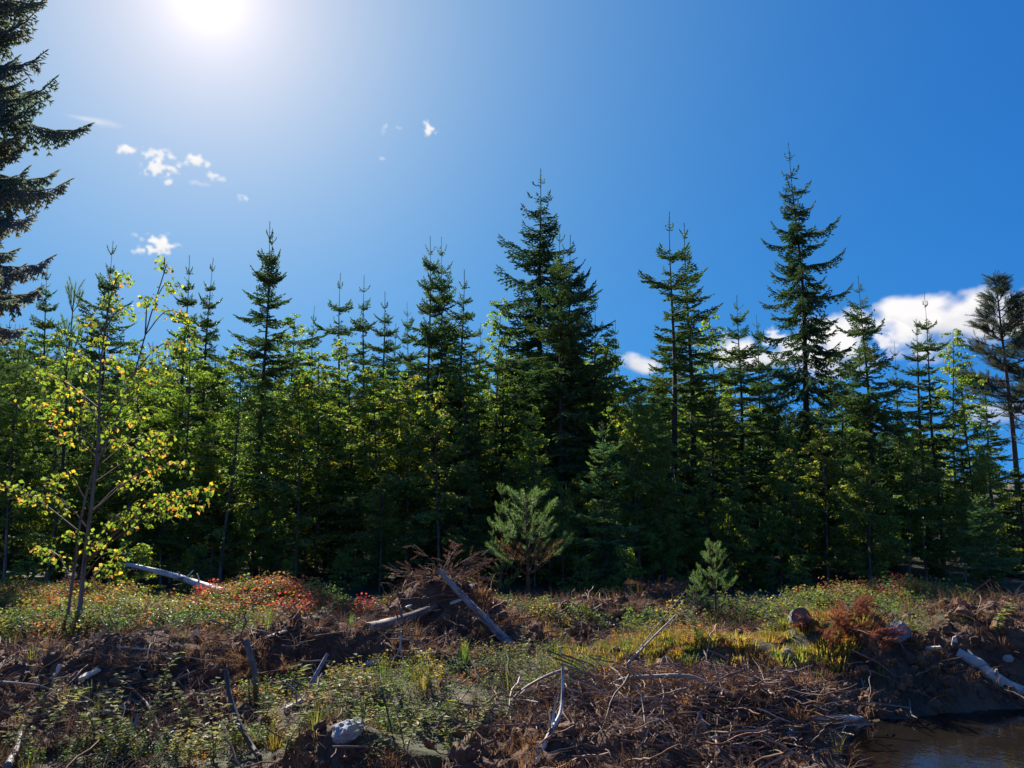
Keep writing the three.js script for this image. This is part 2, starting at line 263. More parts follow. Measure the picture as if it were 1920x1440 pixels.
// ---------------------------------------------------------------- trees
const up = V(0, 1, 0);
function makeSpruce(seed, o) {
  const r = rng(seed), H = o.H, T = new GB(), W = new GB(), N = new GB();
  const barkC = [0.075, 0.06, 0.05], twigC = [0.075, 0.05, 0.035];
  const wob = [r() * 6, r() * 6], ax = (y) => 0.03 * H * 0.12 * Math.sin(y * 0.9 + wob[0]), az = (y) => 0.03 * H * 0.12 * Math.sin(y * 0.8 + wob[1]);
  const leaders = o.leaders ?? [[0, 0, 0]];
  for (const [lx, lz, drop] of leaders) {
    const top = H - drop, y0 = drop || lx ? top - 2.2 : -0.4, pts = [];
    for (let k = 0; k <= 14; k++) { const y = lerp(y0, top, k / 14), f = y0 > 0 ? sstep(0, 0.5, k / 14) : 0; pts.push(V(ax(y) + lx * f, y, az(y) + lz * f)); }
    T.tube(pts, (t) => Math.max(0.006, (H - lerp(y0, top, t)) * 0.0095 * (t < 0.06 && y0 < 0 ? 1.25 : 1)), 8, barkC);
    // leader needles
    for (let y = top - 0.55; y < top; y += 0.02) { const a = r() * 6.28; N.piece(ax(y) + lx, y, az(y) + lz, Math.cos(a) * 0.6, 0.8, Math.sin(a) * 0.6, 0.03, 0.009, o.green); }
  }
  function branch(y, a, L, el, t, cx, cz) {
    const n = 6, pts = [], gc = o.green, q = 0.82 + 0.36 * r(), cc = [gc[0] * q * (0.85 + 0.4 * r()), gc[1] * q, gc[2] * q * (0.8 + 0.4 * r())];
    let p = V(ax(y) + cx, y, az(y) + cz); pts.push(p.clone());
    const bend = (r() - 0.5) * 0.5;
    for (let k = 1; k <= n; k++) {
      const s = k / n, e = el - o.droop * Math.sin(s * 2.4) * (0.4 + t) + o.tipUp * s * s, aa = a + bend * s;
      p = p.clone().add(V(Math.cos(aa) * Math.cos(e), Math.sin(e), Math.sin(aa) * Math.cos(e)).multiplyScalar(L / n)); pts.push(p);
    }
    W.tube(pts, (s) => (0.004 + 0.006 * L) * (1 - s * 0.8), 3, twigC, false);
    const seg = (s) => { const f = Math.min(s * n, n - 1e-4), k = Math.floor(f); return [pts[k], pts[k + 1], f - k]; };
    const bare = o.bareIn * sstep(0.15, 0.7, t) * Math.min(1, L);
    const step = o.step * (t < 0.12 ? 1.25 : 1) / L;
    for (let s = 0.06 + bare * 0.35; s < 1; s += step * (0.8 + 0.4 * r())) {
      const [A, B, f] = seg(s), D = V(B.x - A.x, B.y - A.y, B.z - A.z).normalize(), P = V(lerp(A.x, B.x, f), lerp(A.y, B.y, f), lerp(A.z, B.z, f));
      const S = V(-D.z, 0, D.x).normalize();
      const isTip = L * (1 - s) < 0.16 || L < 0.2;
      for (const sd of [-1, 1]) {
        if (r() < 0.07) continue;
        const tl = clamp(0.4 * L * (1 - s) + 0.075, 0.06, o.twigMax) * (0.65 + 0.55 * r()), hang = o.hang * (0.25 + t) * (0.5 + r()), an = 0.8 + 0.25 * r();
        let d = V(D.x * Math.cos(an) + S.x * sd * Math.sin(an), D.y * Math.cos(an) - hang + (r() - 0.5) * 0.5 + 0.1, D.z * Math.cos(an) + S.z * sd * Math.sin(an)).normalize();
        twig(P, d, t < 0.16 ? tl * lerp(0.55, 1, t / 0.16) : tl, hang, cc, isTip, D, t < 0.16 ? lerp(0.65, 1, t / 0.16) : 1);
      }
      if (r() < 0.8) N.piece(P.x, P.y, P.z, D.x, D.y + 0.12, D.z, 0.085, 0.03, cc);
    }
    N.piece(p.x, p.y, p.z, (pts[n].x - pts[n - 1].x) / (L / n), (pts[n].y - pts[n - 1].y) / (L / n), (pts[n].z - pts[n - 1].z) / (L / n), 0.09, 0.03, cc, 1.25);
  }
  function twig(P, d, tl, hang, cc, isTip, fwd, thin) {
    const pw = o.pw * thin;
    if (tl < 0.12) { N.piece(P.x, P.y, P.z, d.x, d.y, d.z, tl, pw, cc, isTip ? 1.25 : 1); return; }
    const n = Math.ceil(tl / 0.1), st = tl / n; let p = P.clone(); const dd = d.clone();
    for (let k = 0; k < n; k++) {
      N.piece(p.x, p.y, p.z, dd.x, dd.y, dd.z, st * 1.25, pw, cc, k === n - 1 ? 1.2 : 0.95);
      const S = V(dd.y * fwd.z - dd.z * fwd.y, dd.z * fwd.x - dd.x * fwd.z, dd.x * fwd.y - dd.y * fwd.x).cross(dd).normalize();
      for (const sd of [-1, 1]) if (r() < o.fill) {
        const l2 = (0.045 + 0.07 * (1 - k / n)) * (0.7 + 0.6 * r());
        N.piece(p.x + dd.x * st * 0.5, p.y + dd.y * st * 0.5, p.z + dd.z * st * 0.5, dd.x * 0.62 + S.x * sd * 0.75, dd.y * 0.62 + S.y * sd * 0.75 - hang * 0.3 + (r() - 0.5) * 0.3, dd.z * 0.62 + S.z * sd * 0.75, l2, pw * 0.9, cc, 1.02);
      }
      p.addScaledVector(dd, st); dd.y -= hang * 0.25; dd.normalize();
    }
  }
  for (const [lx, lz, drop] of leaders) {
    let y = H - drop - o.lead * (0.8 + 0.4 * r()), first = true;
    const stop = lx || drop ? H - drop - 1.9 : H * o.bare;
    let side = r() * 6;
    while (y > stop) {
      const t = (H - y) / H, prof = Math.pow(t, o.pow) * (1 - 0.35 * sstep(0.75, 1, t)), L0 = Math.min(0.08 + 0.3 * (H - drop - y) * (o.R / 0.19), Math.max(0.1, o.R * H * prof)) * (lx || drop ? 0.75 : 1);
      const el = lerp(o.upTop, lerp(o.upMid, o.upLow, sstep(0.3, 0.8, t)), sstep(0.02, 0.4, t));
      const nb = first ? 3 : t < 0.1 ? 3 + Math.floor(r() * 2) : 4 + Math.floor(r() * 3), f = (y - (H - drop - 2.2)) / 2.2;
      const ox = lx * (lx || drop ? sstep(0, 0.5, f) : 0), oz = lz * (lx || drop ? sstep(0, 0.5, f) : 0);
      side += 0.5 + r(); const lop = r() < 0.16 ? 0.45 : 1;
      for (let i = 0; i < nb; i++) branch(y + (r() - 0.5) * 0.1, side + (i + r() * 0.5) / nb * 6.283, L0 * lop * (0.55 + 0.6 * r()) * (r() < 0.1 ? 1.3 : 1), el + (r() - 0.5) * 0.4, t, ox, oz);
      const gap = o.sp * (1 - 0.42 * t) * (0.8 + 0.4 * r());
      const tt = o.full ? t * 2 : t, mi = tt > 0.25 ? o.inter : tt > 0.14 ? 2 : tt > 0.07 ? 1 : 0;
      for (let i = 0; i < mi; i++) branch(y - gap * (0.15 + 0.7 * r()), r() * 6.283, Math.max(0.08, L0 * (0.3 + 0.4 * r())), el + (r() - 0.5) * 0.5, t, ox, oz);
      y -= gap; first = false;
    }
  }
  for (let y = 0.35; y < H * o.bare + 0.6; y += 0.1) {    // dry dead twigs under the crown
    const a = r() * 6.283, L = 0.3 + 0.6 * r(), e = -0.1 - 0.3 * r(); const p = V(ax(y), y, az(y)), pts = [p];
    for (let k = 1; k <= 3; k++) pts.push(V(p.x + Math.cos(a + k * 0.1) * L * k / 3, p.y + Math.sin(e) * L * k / 3 - 0.05 * k * k / 9, p.z + Math.sin(a + k * 0.1) * L * k / 3));
    W.tube(pts, (s) => 0.006 * (1 - s * 0.7), 3, [0.11, 0.09, 0.075], false);
  }
  N.join(W); return { trunk: T.build(true), crown: N.build() };
}
const base = { H: 9, R: 0.15, sp: 0.55, lead: 0.45, upTop: 0.95, upMid: 0.2, upLow: -0.2, droop: 0.25, tipUp: 0.35, pow: 0.72, bare: 0.12, bareIn: 0.9, inter: 4, step: 0.055, twigMax: 0.36, hang: 0.35, fill: 0.75, pw: 0.034, green: [0.085, 0.155, 0.036] };
const protos = {};
function proto(key, geoms, mats) { const g = new THREE.Group(); for (const k of Object.keys(geoms)) part(k, geoms[k], mats[k], g); protos[key] = g; }
const SM = { trunk: M.bark, crown: M.needles };
proto('bushy', makeSpruce(11, { ...base, R: 0.27, pow: 0.6, inter: 6, step: 0.06 }), SM);
proto('slim', makeSpruce(12, { ...base, R: 0.16, upTop: 1.05, sp: 0.55, inter: 5, pow: 0.5 }), SM);
proto('open', makeSpruce(13, { ...base, R: 0.19, pow: 0.5, inter: 4, upTop: 0.85, sp: 0.6, lead: 0.55, bare: 0.15 }), SM);
proto('twin', makeSpruce(14, { ...base, R: 0.19, pow: 0.42, inter: 5, leaders: [[0, 0, 0], [0.22, 0.05, 0.12]], upTop: 1.05 }), SM);
proto('bushyB', makeSpruce(51, { ...base, R: 0.23, pow: 0.5, inter: 6, step: 0.06, sp: 0.48, upTop: 0.8, droop: 0.4, tipUp: 0.6, hang: 0.55 }), SM);
proto('slimB', makeSpruce(52, { ...base, R: 0.15, pow: 0.62, inter: 4, sp: 0.62, upTop: 0.9, upMid: 0.35, lead: 0.6, hang: 0.2 }), SM);
proto('openB', makeSpruce(53, { ...base, R: 0.2, pow: 0.62, inter: 3, sp: 0.7, upTop: 0.75, droop: 0.45, tipUp: 0.75, bare: 0.22, lead: 0.6 }), SM);
proto('tall', makeSpruce(15, { ...base, H: 11, R: 0.165, sp: 0.5, inter: 6, full: true, upTop: 0.45, upMid: -0.08, upLow: -0.4, droop: 0.45, tipUp: 1.05, hang: 0.75, pow: 0.48, bare: 0.1, green: [0.06, 0.12, 0.036] }), SM);
proto('thin', makeSpruce(16, { ...base, R: 0.14, pow: 0.5, inter: 3, sp: 0.5, lead: 0.55, upTop: 0.95, bare: 0.3, twigMax: 0.25 }), SM);
proto('hanging', makeSpruce(17, { ...base, H: 12, R: 0.19, sp: 0.42, inter: 8, upTop: 0.5, upMid: 0.2, upLow: -0.1, droop: 0.4, tipUp: 0.8, hang: 0.95, pow: 0.5, bare: 0.34, step: 0.042, bareIn: 0.15, twigMax: 0.42, fill: 0.95, green: [0.19, 0.225, 0.16] }), SM);  // sun glare in the lens put into the needle colour: paler, greyer green
proto('young', makeSpruce(18, { ...base, H: 2, R: 0.3, sp: 0.22, lead: 0.2, bare: 0.03, inter: 4, upTop: 0.6, upMid: 0.25, upLow: 0.0, bareIn: 0.1, step: 0.045, twigMax: 0.22, hang: 0.15, pw: 0.022, green: [0.085, 0.165, 0.04] }), SM);

function needleTuft(N, P, D, len, n, nl, c, r, open = 0.9) {
  const S = V(-D.z, 0.01, D.x).normalize(), U = V(0, 0, 0).crossVectors(D, S);
  for (let i = 0; i < n; i++) {
    const f = i / n, a = r() * 6.283, k = lerp(open, 0.35, f * f) * (0.8 + 0.4 * r()), ca = Math.cos(a), sa = Math.sin(a), q = 0.8 + 0.45 * r();
    const x = S.x * ca + U.x * sa, y = S.y * ca + U.y * sa, z = S.z * ca + U.z * sa, l = Math.hypot(D.x + x * k * 1.3, D.y + y * k * 1.3, D.z + z * k * 1.3);
    N.spike(P.x + D.x * len * f, P.y + D.y * len * f, P.z + D.z * len * f, (D.x + x * k * 1.3) / l, (D.y + y * k * 1.3) / l, (D.z + z * k * 1.3) / l, nl * (0.75 + 0.4 * r()), 0.0058, -S.x * sa + U.x * ca, -S.y * sa + U.y * ca, -S.z * sa + U.z * ca, [c[0] * q, c[1] * q, c[2] * q]);
  }
}
function makePine(seed, H, o = {}) {                      // young pine: whorls of rising branches that end in needle brushes
  const r = rng(seed), T = new GB(), W = new GB(), N = new GB(), green = o.green ?? [0.165, 0.27, 0.055], barkC = [0.13, 0.075, 0.045], nl = o.nl ?? 0.05;
  const wx = r() * 6, ax = (y) => 0.03 * Math.sin(y * 2 + wx), pts = [];
  for (let k = 0; k <= 8; k++) pts.push(V(ax(k / 8 * H), k / 8 * H - (k ? 0 : 0.2), 0));
  T.tube(pts, (t) => lerp(H * 0.011 + 0.004, 0.005, t), 7, barkC);
  needleTuft(N, pts[8].clone().add(V(0, -0.2, 0)), V(0, 1, 0), 0.24, 130, nl, green, r, 0.7);
  const sp = o.sp ?? 0.27; let turn = r() * 6;
  for (let y = H - 0.22; y > H * (o.bare ?? 0.18); y -= sp * (0.8 + 0.4 * r())) {
    const t = (H - y) / H, n = 4 + Math.floor(r() * 2); turn += 1;
    for (let i = 0; i < n; i++) {
      const a = turn + (i + 0.4 * r()) / n * 6.283, L = (o.R ?? 0.34) * H * Math.pow(t, 0.7) * (0.6 + 0.5 * r()) + 0.08, e0 = lerp(0.9, 0.35, t) + (r() - 0.5) * 0.3, br = [V(ax(y), y, 0)];
      for (let k = 1; k <= 4; k++) { const e = e0 + (k / 4) * 0.45; br.push(br[k - 1].clone().add(V(Math.cos(a) * Math.cos(e), Math.sin(e), Math.sin(a) * Math.cos(e)).multiplyScalar(L / 4))); }
      W.tube(br, (s) => lerp(0.004 + L * 0.008, 0.003, s), 4, barkC, false);
      const D = br[4].clone().sub(br[3]).normalize(), dead = t > 0.6 && r() < 0.18, c = dead ? [0.2, 0.1, 0.03] : green;
      needleTuft(N, br[4].clone().addScaledVector(D, -0.1), D, 0.18, 100, nl, c, r);
      const ns = Math.floor(L / (o.side ?? 0.07));
      for (let k = 0; k < ns; k++) {
        const f = 0.3 + 0.65 * r(), q = Math.min(3, Math.floor(f * 4)), P = br[q].clone().lerp(br[q + 1], f * 4 - q), sd = k % 2 ? 1 : -1, D2 = V(D.x - Math.sin(a) * sd * 0.8, D.y + 0.25, D.z + Math.cos(a) * sd * 0.8).normalize();
        const l2 = 0.06 + 0.12 * r(); W.tube([P, P.clone().addScaledVector(D2, l2)], () => 0.003, 3, barkC, false);
        needleTuft(N, P.clone().addScaledVector(D2, l2 * 0.4), D2, 0.13, 64, nl, c, r, 1.1);
      }
    }
  }
  N.join(W); return { trunk: T.build(true), crown: N.build() };
}
const PM = { trunk: M.bark, crown: M.pine };
proto('pineA', makePine(31, 1.5), PM);
proto('pineB', makePine(32, 1.35, { R: 0.42, sp: 0.22, green: [0.165, 0.27, 0.06] }), PM);
proto('pineC', makePine(33, 2.6, { R: 0.26, sp: 0.4, bare: 0.12 }), PM);
function makeTallPine(seed, H) {                          // slender forest pine, bare trunk, irregular top of needle clumps
  const r = rng(seed), T = new GB(), W = new GB(), N = new GB(), pts = [], wx = r() * 6, ax = (y) => 0.12 * Math.sin(y * 0.5 + wx);
  for (let k = 0; k <= 14; k++) pts.push(V(ax(k / 14 * H), k / 14 * H - (k ? 0 : 0.4), 0));
  T.tube(pts, (t) => lerp(H * 0.0105, 0.012, t), 9, (t) => (t > 0.45 ? [0.16, 0.09, 0.05] : [0.1, 0.075, 0.06]));
  for (let y = H - 0.3; y > H * 0.38; y -= 0.27 * (0.7 + 0.6 * r())) {
    const t = (H - y) / H, n = t > 0.5 ? 2 : 5;
    for (let i = 0; i < n; i++) {
      const a = r() * 6.283, L = (t < 0.5 ? 0.2 + 1.45 * Math.sin(Math.min(1, t * 2.2) * 1.57) * 0.6 : 0.75) * (0.6 + 0.6 * r()), e0 = lerp(0.8, -0.05, Math.min(1, t * 2.4)), br = [V(ax(y), y, 0)];
      for (let k = 1; k <= 5; k++) { const e = e0 + k / 5 * 0.5 + (r() - 0.5) * 0.4; br.push(br[k - 1].clone().add(V(Math.cos(a) * Math.cos(e), Math.sin(e), Math.sin(a) * Math.cos(e)).multiplyScalar(L / 5))); }
      W.tube(br, (s) => lerp(0.006 + L * 0.012, 0.004, s), 4, [0.13, 0.08, 0.055], false);
      const cl = t > 0.55 ? 2 : Math.round(9 + L * 22);
      for (let k = 0; k < cl; k++) {
        const f = 0.35 + 0.65 * r(), q = Math.min(4, Math.floor(f * 5)), P = br[q].clone().lerp(br[q + 1], f * 5 - q), D = V(Math.cos(a) + (r() - 0.5) * 2, 0.5 + (r() - 0.3), Math.sin(a) + (r() - 0.5) * 2).normalize(), l2 = 0.08 + 0.25 * r();
        W.tube([P, P.clone().addScaledVector(D, l2)], () => 0.004, 3, [0.13, 0.08, 0.055], false);
        needleTuft(N, P.clone().addScaledVector(D, l2 * 0.5), D, 0.22, 60, 0.085, r() < 0.12 ? [0.14, 0.09, 0.03] : [0.045, 0.08, 0.045], r);
      }
    }
  }
  N.join(W); return { trunk: T.build(true), crown: N.build() };
}
proto('tallPineA', makeTallPine(35, 9), PM);
proto('tallPineB', makeTallPine(36, 8.6), PM);

function leafAt(N, P, r, len, c, droop = 0.5) {
  const a = r() * 6.283, e = -droop * (0.3 + r()), d = V(Math.cos(a) * Math.cos(e), Math.sin(e), Math.sin(a) * Math.cos(e)), roll = (r() - 0.5) * 2.4, s0 = V(-d.z, 0, d.x).normalize(), n0 = V(0, 0, 0).crossVectors(s0, d).normalize();
  const s = s0.clone().multiplyScalar(Math.cos(roll)).addScaledVector(n0, Math.sin(roll)), n = n0.multiplyScalar(Math.cos(roll)).addScaledVector(s0, -Math.sin(roll));
  N.leaf(P, d, s, n, len, len * 0.78, 0.25, c);
}
function makeBirch(seed, o) {
  const r = rng(seed), T = new GB(), W = new GB(), N = new GB(), H = o.H, pts = [], wx = r() * 6, wz = r() * 6, ax = (y) => 0.05 * H * 0.3 * Math.sin(y * 0.6 + wx), az = (y) => 0.05 * H * 0.3 * Math.sin(y * 0.5 + wz);
  for (let k = 0; k <= 14; k++) { const y = k / 14 * H; pts.push(V(ax(y), y - (k ? 0 : 0.3), az(y))); }
  T.tube(pts, (t) => lerp(H * 0.006 + 0.008, 0.004, t), 7, (t, a, p) => (fbm(p.y * 6, a * 2, seed, 3) > 0.62 ? [0.08, 0.07, 0.065] : t > 0.35 ? [0.13, 0.09, 0.075] : [0.24, 0.21, 0.18]));
  for (let y = H * o.bare; y < H; y += o.sp * (0.6 + 0.8 * r())) {
    const t = (H - y) / H, a = r() * 6.283, L = (o.R * H * Math.pow(Math.min(1, t * 1.6), 0.8) * (0.55 + 0.6 * r()) + 0.12), br = [V(ax(y), y, az(y))], e0 = 0.95 - 0.35 * t + (r() - 0.5) * 0.4;
    for (let k = 1; k <= 5; k++) { const e = e0 - k / 5 * 0.75; br.push(br[k - 1].clone().add(V(Math.cos(a) * Math.cos(e) + (r() - 0.5) * 0.2, Math.sin(e), Math.sin(a) * Math.cos(e) + (r() - 0.5) * 0.2).multiplyScalar(L / 5))); }
    W.tube(br, (s) => lerp(0.003 + L * 0.006, 0.002, s), 3, [0.1, 0.07, 0.055], false);
    const tint = r();
    for (let k = 0; k < L * o.twigs; k++) {
      const f = 0.2 + 0.8 * r(), q = Math.min(4, Math.floor(f * 5)), P = br[q].clone().lerp(br[q + 1], f * 5 - q), l2 = 0.1 + 0.28 * r() * Math.min(1, L), D = V(Math.cos(a) + (r() - 0.5) * 1.8, (r() - 0.55) * 0.9, Math.sin(a) + (r() - 0.5) * 1.8).normalize(), E = P.clone().addScaledVector(D, l2); E.y -= 0.05;
      W.tube([P, E], () => 0.0018, 3, [0.1, 0.07, 0.055], false);
      for (let m = 0; m < 9; m++) {
        const w = r(), y2 = r() < o.yellow ? 1 : 0, g = 0.75 + 0.5 * r(), c = y2 ? [0.42 * g, 0.32 * g, 0.02] : [lerp(0.17, 0.27, tint) * g, lerp(0.32, 0.36, tint) * g, 0.03 * g];
        leafAt(N, V(lerp(P.x, E.x, w) + (r() - 0.5) * 0.05, lerp(P.y, E.y, w) - 0.02 * r(), lerp(P.z, E.z, w) + (r() - 0.5) * 0.05), r, 0.05 * (0.7 + 0.6 * r()), c, 0.8);
      }
    }
  }
  N.join(W); return { trunk: T.build(true), crown: N.build() };
}
const BM = { trunk: M.bark, crown: M.leaf };
proto('birchA', makeBirch(41, { H: 6.5, R: 0.19, sp: 0.06, bare: 0.15, twigs: 28, yellow: 0.05 }), BM);
proto('birchB', makeBirch(42, { H: 6, R: 0.16, sp: 0.065, bare: 0.25, twigs: 26, yellow: 0.1 }), BM);
proto('birchC', makeBirch(43, { H: 4, R: 0.2, sp: 0.055, bare: 0.12, twigs: 28, yellow: 0.3 }), BM);
proto('bush', makeBirch(44, { H: 1.3, R: 0.35, sp: 0.04, bare: 0.05, twigs: 22, yellow: 0.1 }), BM);

const PH = { bushyB: 9, slimB: 9, openB: 9, bushy: 9, slim: 9, open: 9, twin: 9, tall: 11, thin: 9, hanging: 12, young: 2, pineA: 1.5, pineB: 1.35, pineC: 2.6, tallPineA: 9, tallPineB: 8.6, birchA: 6.5, birchB: 6, birchC: 4, bush: 1.3 };
const rt = rng(77);
// a tree whose top is seen at pixel (u, v), d metres ahead
function tree(key, name, label, category, u, v, d, wide = 1, group = null, turn = null) {
  const p = atDepth(u, v, d), g = gy(p.x, p.z), h = p.y - g, s = h / PH[key], o = protos[key].clone();
  o.name = numbered(name); o.position.set(p.x, g, p.z); const w2 = wide * (0.98 + 0.24 * rt()); o.scale.set(s * w2, s, s * w2); o.rotation.set((rt() - 0.5) * 0.05, turn ?? rt() * 6.283, (rt() - 0.5) * 0.05); scene.add(o);
  return tag(o, label, category, group);
}
const S = (key, u, v, d, wide, label, turn) => tree(key, 'spruce_tree', label, 'spruce tree', u, v, d, wide, null, turn);
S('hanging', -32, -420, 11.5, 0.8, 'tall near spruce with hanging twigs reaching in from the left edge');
S('thin', 100, 490, 21, 1, 'thin spruce leader beside the tall spruce at the left edge');
S('bushy', 208, 447, 16.5, 0.92, 'dark spruce with wide upturned top behind the yellowing birch sapling');
S('thin', 363, 478, 22, 1, 'thin bare-tipped spruce just right of the yellowing birch sapling top');
S('slim', 393, 480, 20.5, 1, 'narrow dark spruce between the birch sapling and the twin-tipped spruce');
S('twin', 502, 408, 16.5, 0.85, 'twin-tipped spruce with a dark trunk column, tallest left of the centre');
S('thin', 582, 570, 24, 1, 'small distant spruce tip right of the twin-tipped spruce');
S('openB', 638, 512, 20, 0.95, 'slender open spruce with a long bare leader, left of its equal neighbour');
S('slimB', 688, 515, 20.5, 1.05, 'slender fuller spruce, right of its equal neighbour with bare leader');
S('thin', 720, 545, 22, 1.2, 'thin pale spruce close right of a fuller slender spruce');
S('thin', 739, 605, 24, 1.1, 'shortest thin spruce tip left of the two-topped spruce pair');
S('open', 773, 570, 22, 0.9, 'low spruce tip at the left foot of the two-topped spruce pair');
S('open', 808, 445, 18, 0.9, 'spruce with thin bare tip, left one of the touching pair left of centre');
S('bushyB', 828, 447, 18.6, 0.8, 'fuller spruce, right one of the touching pair left of centre');
S('thin', 866, 508, 19, 1.35, 'slim spruce with long bare leader standing right of the touching pair');
S('slim', 900, 605, 20, 1.1, 'low spruce in the gap left of the tall dense centre spruce');
S('tall', 1012, 315, 20.5, 1.3, 'tall dense spruce at the centre with a broad lower crown');
S('bushy', 1049, 428, 17.5, 0.95, 'bushy spruce in front of the tall centre spruce, with long bare leader');
S('bushyB', 1069, 440, 18.5, 1.05, 'broad bushy spruce right behind the bare-leader spruce at the centre');
S('openB', 1113, 550, 19, 1, 'short spruce on the right shoulder of the broad centre group');
S('slimB', 1153, 598, 23, 1, 'small distant spruce beside the low white cloud right of centre');
S('openB', 1250, 393, 17.5, 1.1, 'lanky spruce with clear dark trunk, left one of the right-hand pair');
S('slim', 1288, 418, 18.5, 1.2, 'narrow full spruce, right one of the right-hand pair');
S('open', 1378, 553, 19, 1.05, 'spruce with candelabra top left of the tallest spruce');
S('open', 1413, 590, 20.5, 1, 'small spruce close to the left side of the tallest spruce');
S('tall', 1497, 262, 20, 1.0, 'tallest spruce, with long drooping branches curving up at the tips', 0.6);
S('bushyB', 1617, 515, 17, 1.0, 'broad dark spruce right of the tallest spruce, before the white cloud');
S('slimB', 1676, 640, 19.5, 1, 'low spruce at the right flank of the broad dark spruce by the cloud');
S('thin', 1712, 600, 19.5, 1.2, 'thin low spruce left of the sparse tufted spruce on the right');
S('openB', 1733, 547, 19, 0.75, 'sparse spruce with tufted tip before the white cloud');
S('slim', 1842, 700, 20, 1.3, 'low dark spruce before the two bare pine trunks');
S('slim', 1800, 800, 18, 1.5, 'short full spruce left of the two bare pine trunks');
S('bushy', 1908, 860, 17, 1.5, 'short bushy spruce at the right edge below the pines');
S('bushyB', 1455, 690, 18, 1.1, 'dense low spruce under the left branches of the tallest spruce');
S('bushy', 1330, 700, 17.2, 1.0, 'dense lower spruce filling the gap right of the right-hand pair');
S('slimB', 945, 640, 18.2, 1.4, 'dense lower spruce against the left side of the tall centre spruce');
S('bushyB', 620, 720, 18, 1.1, 'low dense spruce below the slender open spruce left of centre');
S('bushy', 290, 640, 17.8, 1.1, 'low dense spruce behind the right half of the birch sapling');
S('bushyB', 40, 640, 14.5, 1.1, 'low dense spruce under the branches of the tall left spruce');
S('bushy', 880, 760, 17, 1.1, 'low dense spruce left of the young pines at the centre');
S('young', 1130, 790, 13.8, 0.8, 'pale green young conifer with tiered branches right of the centre pines');
S('young', 1786, 1068, 9.8, 1.4, 'little light green spruce on the mound at the right');
S('young', 1836, 925, 13, 1.1, 'pale young spruce in the shade behind the little spruce');
tree('tallPineA', 'pine_tree', 'tall pine with bare trunk, left of the two at the right edge', 'pine tree', 1874, 520, 25, 1.05);
tree('tallPineB', 'pine_tree', 'tall pine cut by the right edge, right of its bare-trunked twin', 'pine tree', 1912, 560, 25.6, 1);
const P_ = (key, u, v, d, wide, label) => tree(key, 'young_pine', label, 'young pine', u, v, d, wide);
P_('pineC', 940, 915, 11.3, 0.8, 'young pine with a tufted top, left of the two at the centre');
P_('pineB', 990, 925, 10.9, 1.25, 'bushy blue-green young pine, right of the two at the centre');
P_('pineA', 1055, 920, 14, 0.55, 'small narrow pine top right of the bushy young pines');
P_('pineA', 1337, 1022, 8.0, 1.15, 'bright green young pine standing alone on yellow moss, right of centre');
P_('pineA', 1306, 1074, 8.2, 1.0, 'lower pine stem leaning from the lone young pine on yellow moss');
P_('pineA', 430, 1012, 14.5, 0.6, 'tiny dark pine in the shade behind the red shrubs');
P_('pineC', 123, 540, 18, 0.5, 'pine candle tip rising between the left spruces');
P_('pineC', 1450, 1030, 13.5, 0.6, 'dark young pine in the shade right of the lone bright pine');
const B_ = (key, u, v, d, wide, label) => tree(key, 'birch_tree', label, 'birch tree', u, v, d, wide);
B_('birchA', 350, 600, 15.5, 1.1, 'bright green birch behind the right side of the yellowing sapling');
B_('birchA', 255, 640, 14.5, 1.0, 'green birch behind the middle of the yellowing sapling');
B_('birchB', 120, 620, 14.5, 1.2, 'green birch at the left behind the yellowing sapling');
B_('birchA', 548, 590, 19.5, 1.0, 'light green birch top right of the twin-tipped spruce');
B_('birchA', 600, 660, 17, 1.1, 'bright green birch below the slender open spruce');
B_('birchB', 700, 690, 16.5, 1.3, 'green birch with thin pale stem left of the touching pair');
B_('birchC', 760, 700, 15.8, 1.1, 'yellow-flecked birch in front of the touching pair');
B_('birchB', 940, 560, 21, 1.0, 'small birch top at the left shoulder of the tall centre spruce');
B_('birchB', 870, 640, 16.8, 1.0, 'dull green birch left of the tall centre spruce');
B_('birchB', 1130, 620, 18.5, 1.0, 'birch top on the right shoulder of the broad centre group');
B_('birchC', 1195, 715, 14.6, 0.8, 'narrow yellow-green birch right of the pale young conifer');
B_('birchB', 1335, 590, 20.5, 1.0, 'birch top at the right side of the right-hand spruce pair');
B_('birchB', 1480, 800, 15.5, 1.0, 'brownish green birch in front of the tallest spruce trunk');
B_('birchC', 1570, 665, 19, 0.9, 'yellow-green birch between the tallest spruce and the broad dark spruce');
B_('birchC', 1620, 860, 15, 1.0, 'birch sprinkled with yellow in front of the broad dark spruce');
B_('birchB', 1778, 620, 20, 0.9, 'thin dark-leaved birch before the cloud, left of the two pines');
B_('birchB', 1810, 700, 18.5, 1.1, 'leafy birch below the two pine crowns');
B_('birchC', 1850, 840, 16, 1.0, 'yellowing birch at the right below the pines');
B_('birchA', 440, 650, 15, 1.2, 'lime green birch between the sapling and the twin-tipped spruce');
B_('birchB', 655, 640, 17.5, 1.2, 'lime green birch between the two equal slender spruces');
B_('birchA', 30, 700, 13.5, 1.1, 'shaded green birch at the left edge behind the sapling leaves');
B_('birchC', 560, 720, 15.5, 1.3, 'low yellow-green birch below the light green birch top');
B_('birchC', 820, 740, 15.2, 1.2, 'low yellow-flecked birch with a bright spray to the right of the touching pair');
B_('birchA', 1000, 760, 15.5, 0.9, 'low birch in front of the broad centre spruces');
B_('birchC', 1220, 760, 15, 1.0, 'low birch below the lanky spruce of the right-hand pair');
B_('birchA', 1690, 800, 16, 0.9, 'green birch below the low spruce at the right flank');
const ORD = ['nearest', 'second nearest', 'third nearest', 'fourth nearest', 'fifth nearest', 'sixth nearest', 'seventh nearest', 'eighth nearest', 'ninth nearest', 'tenth nearest'];
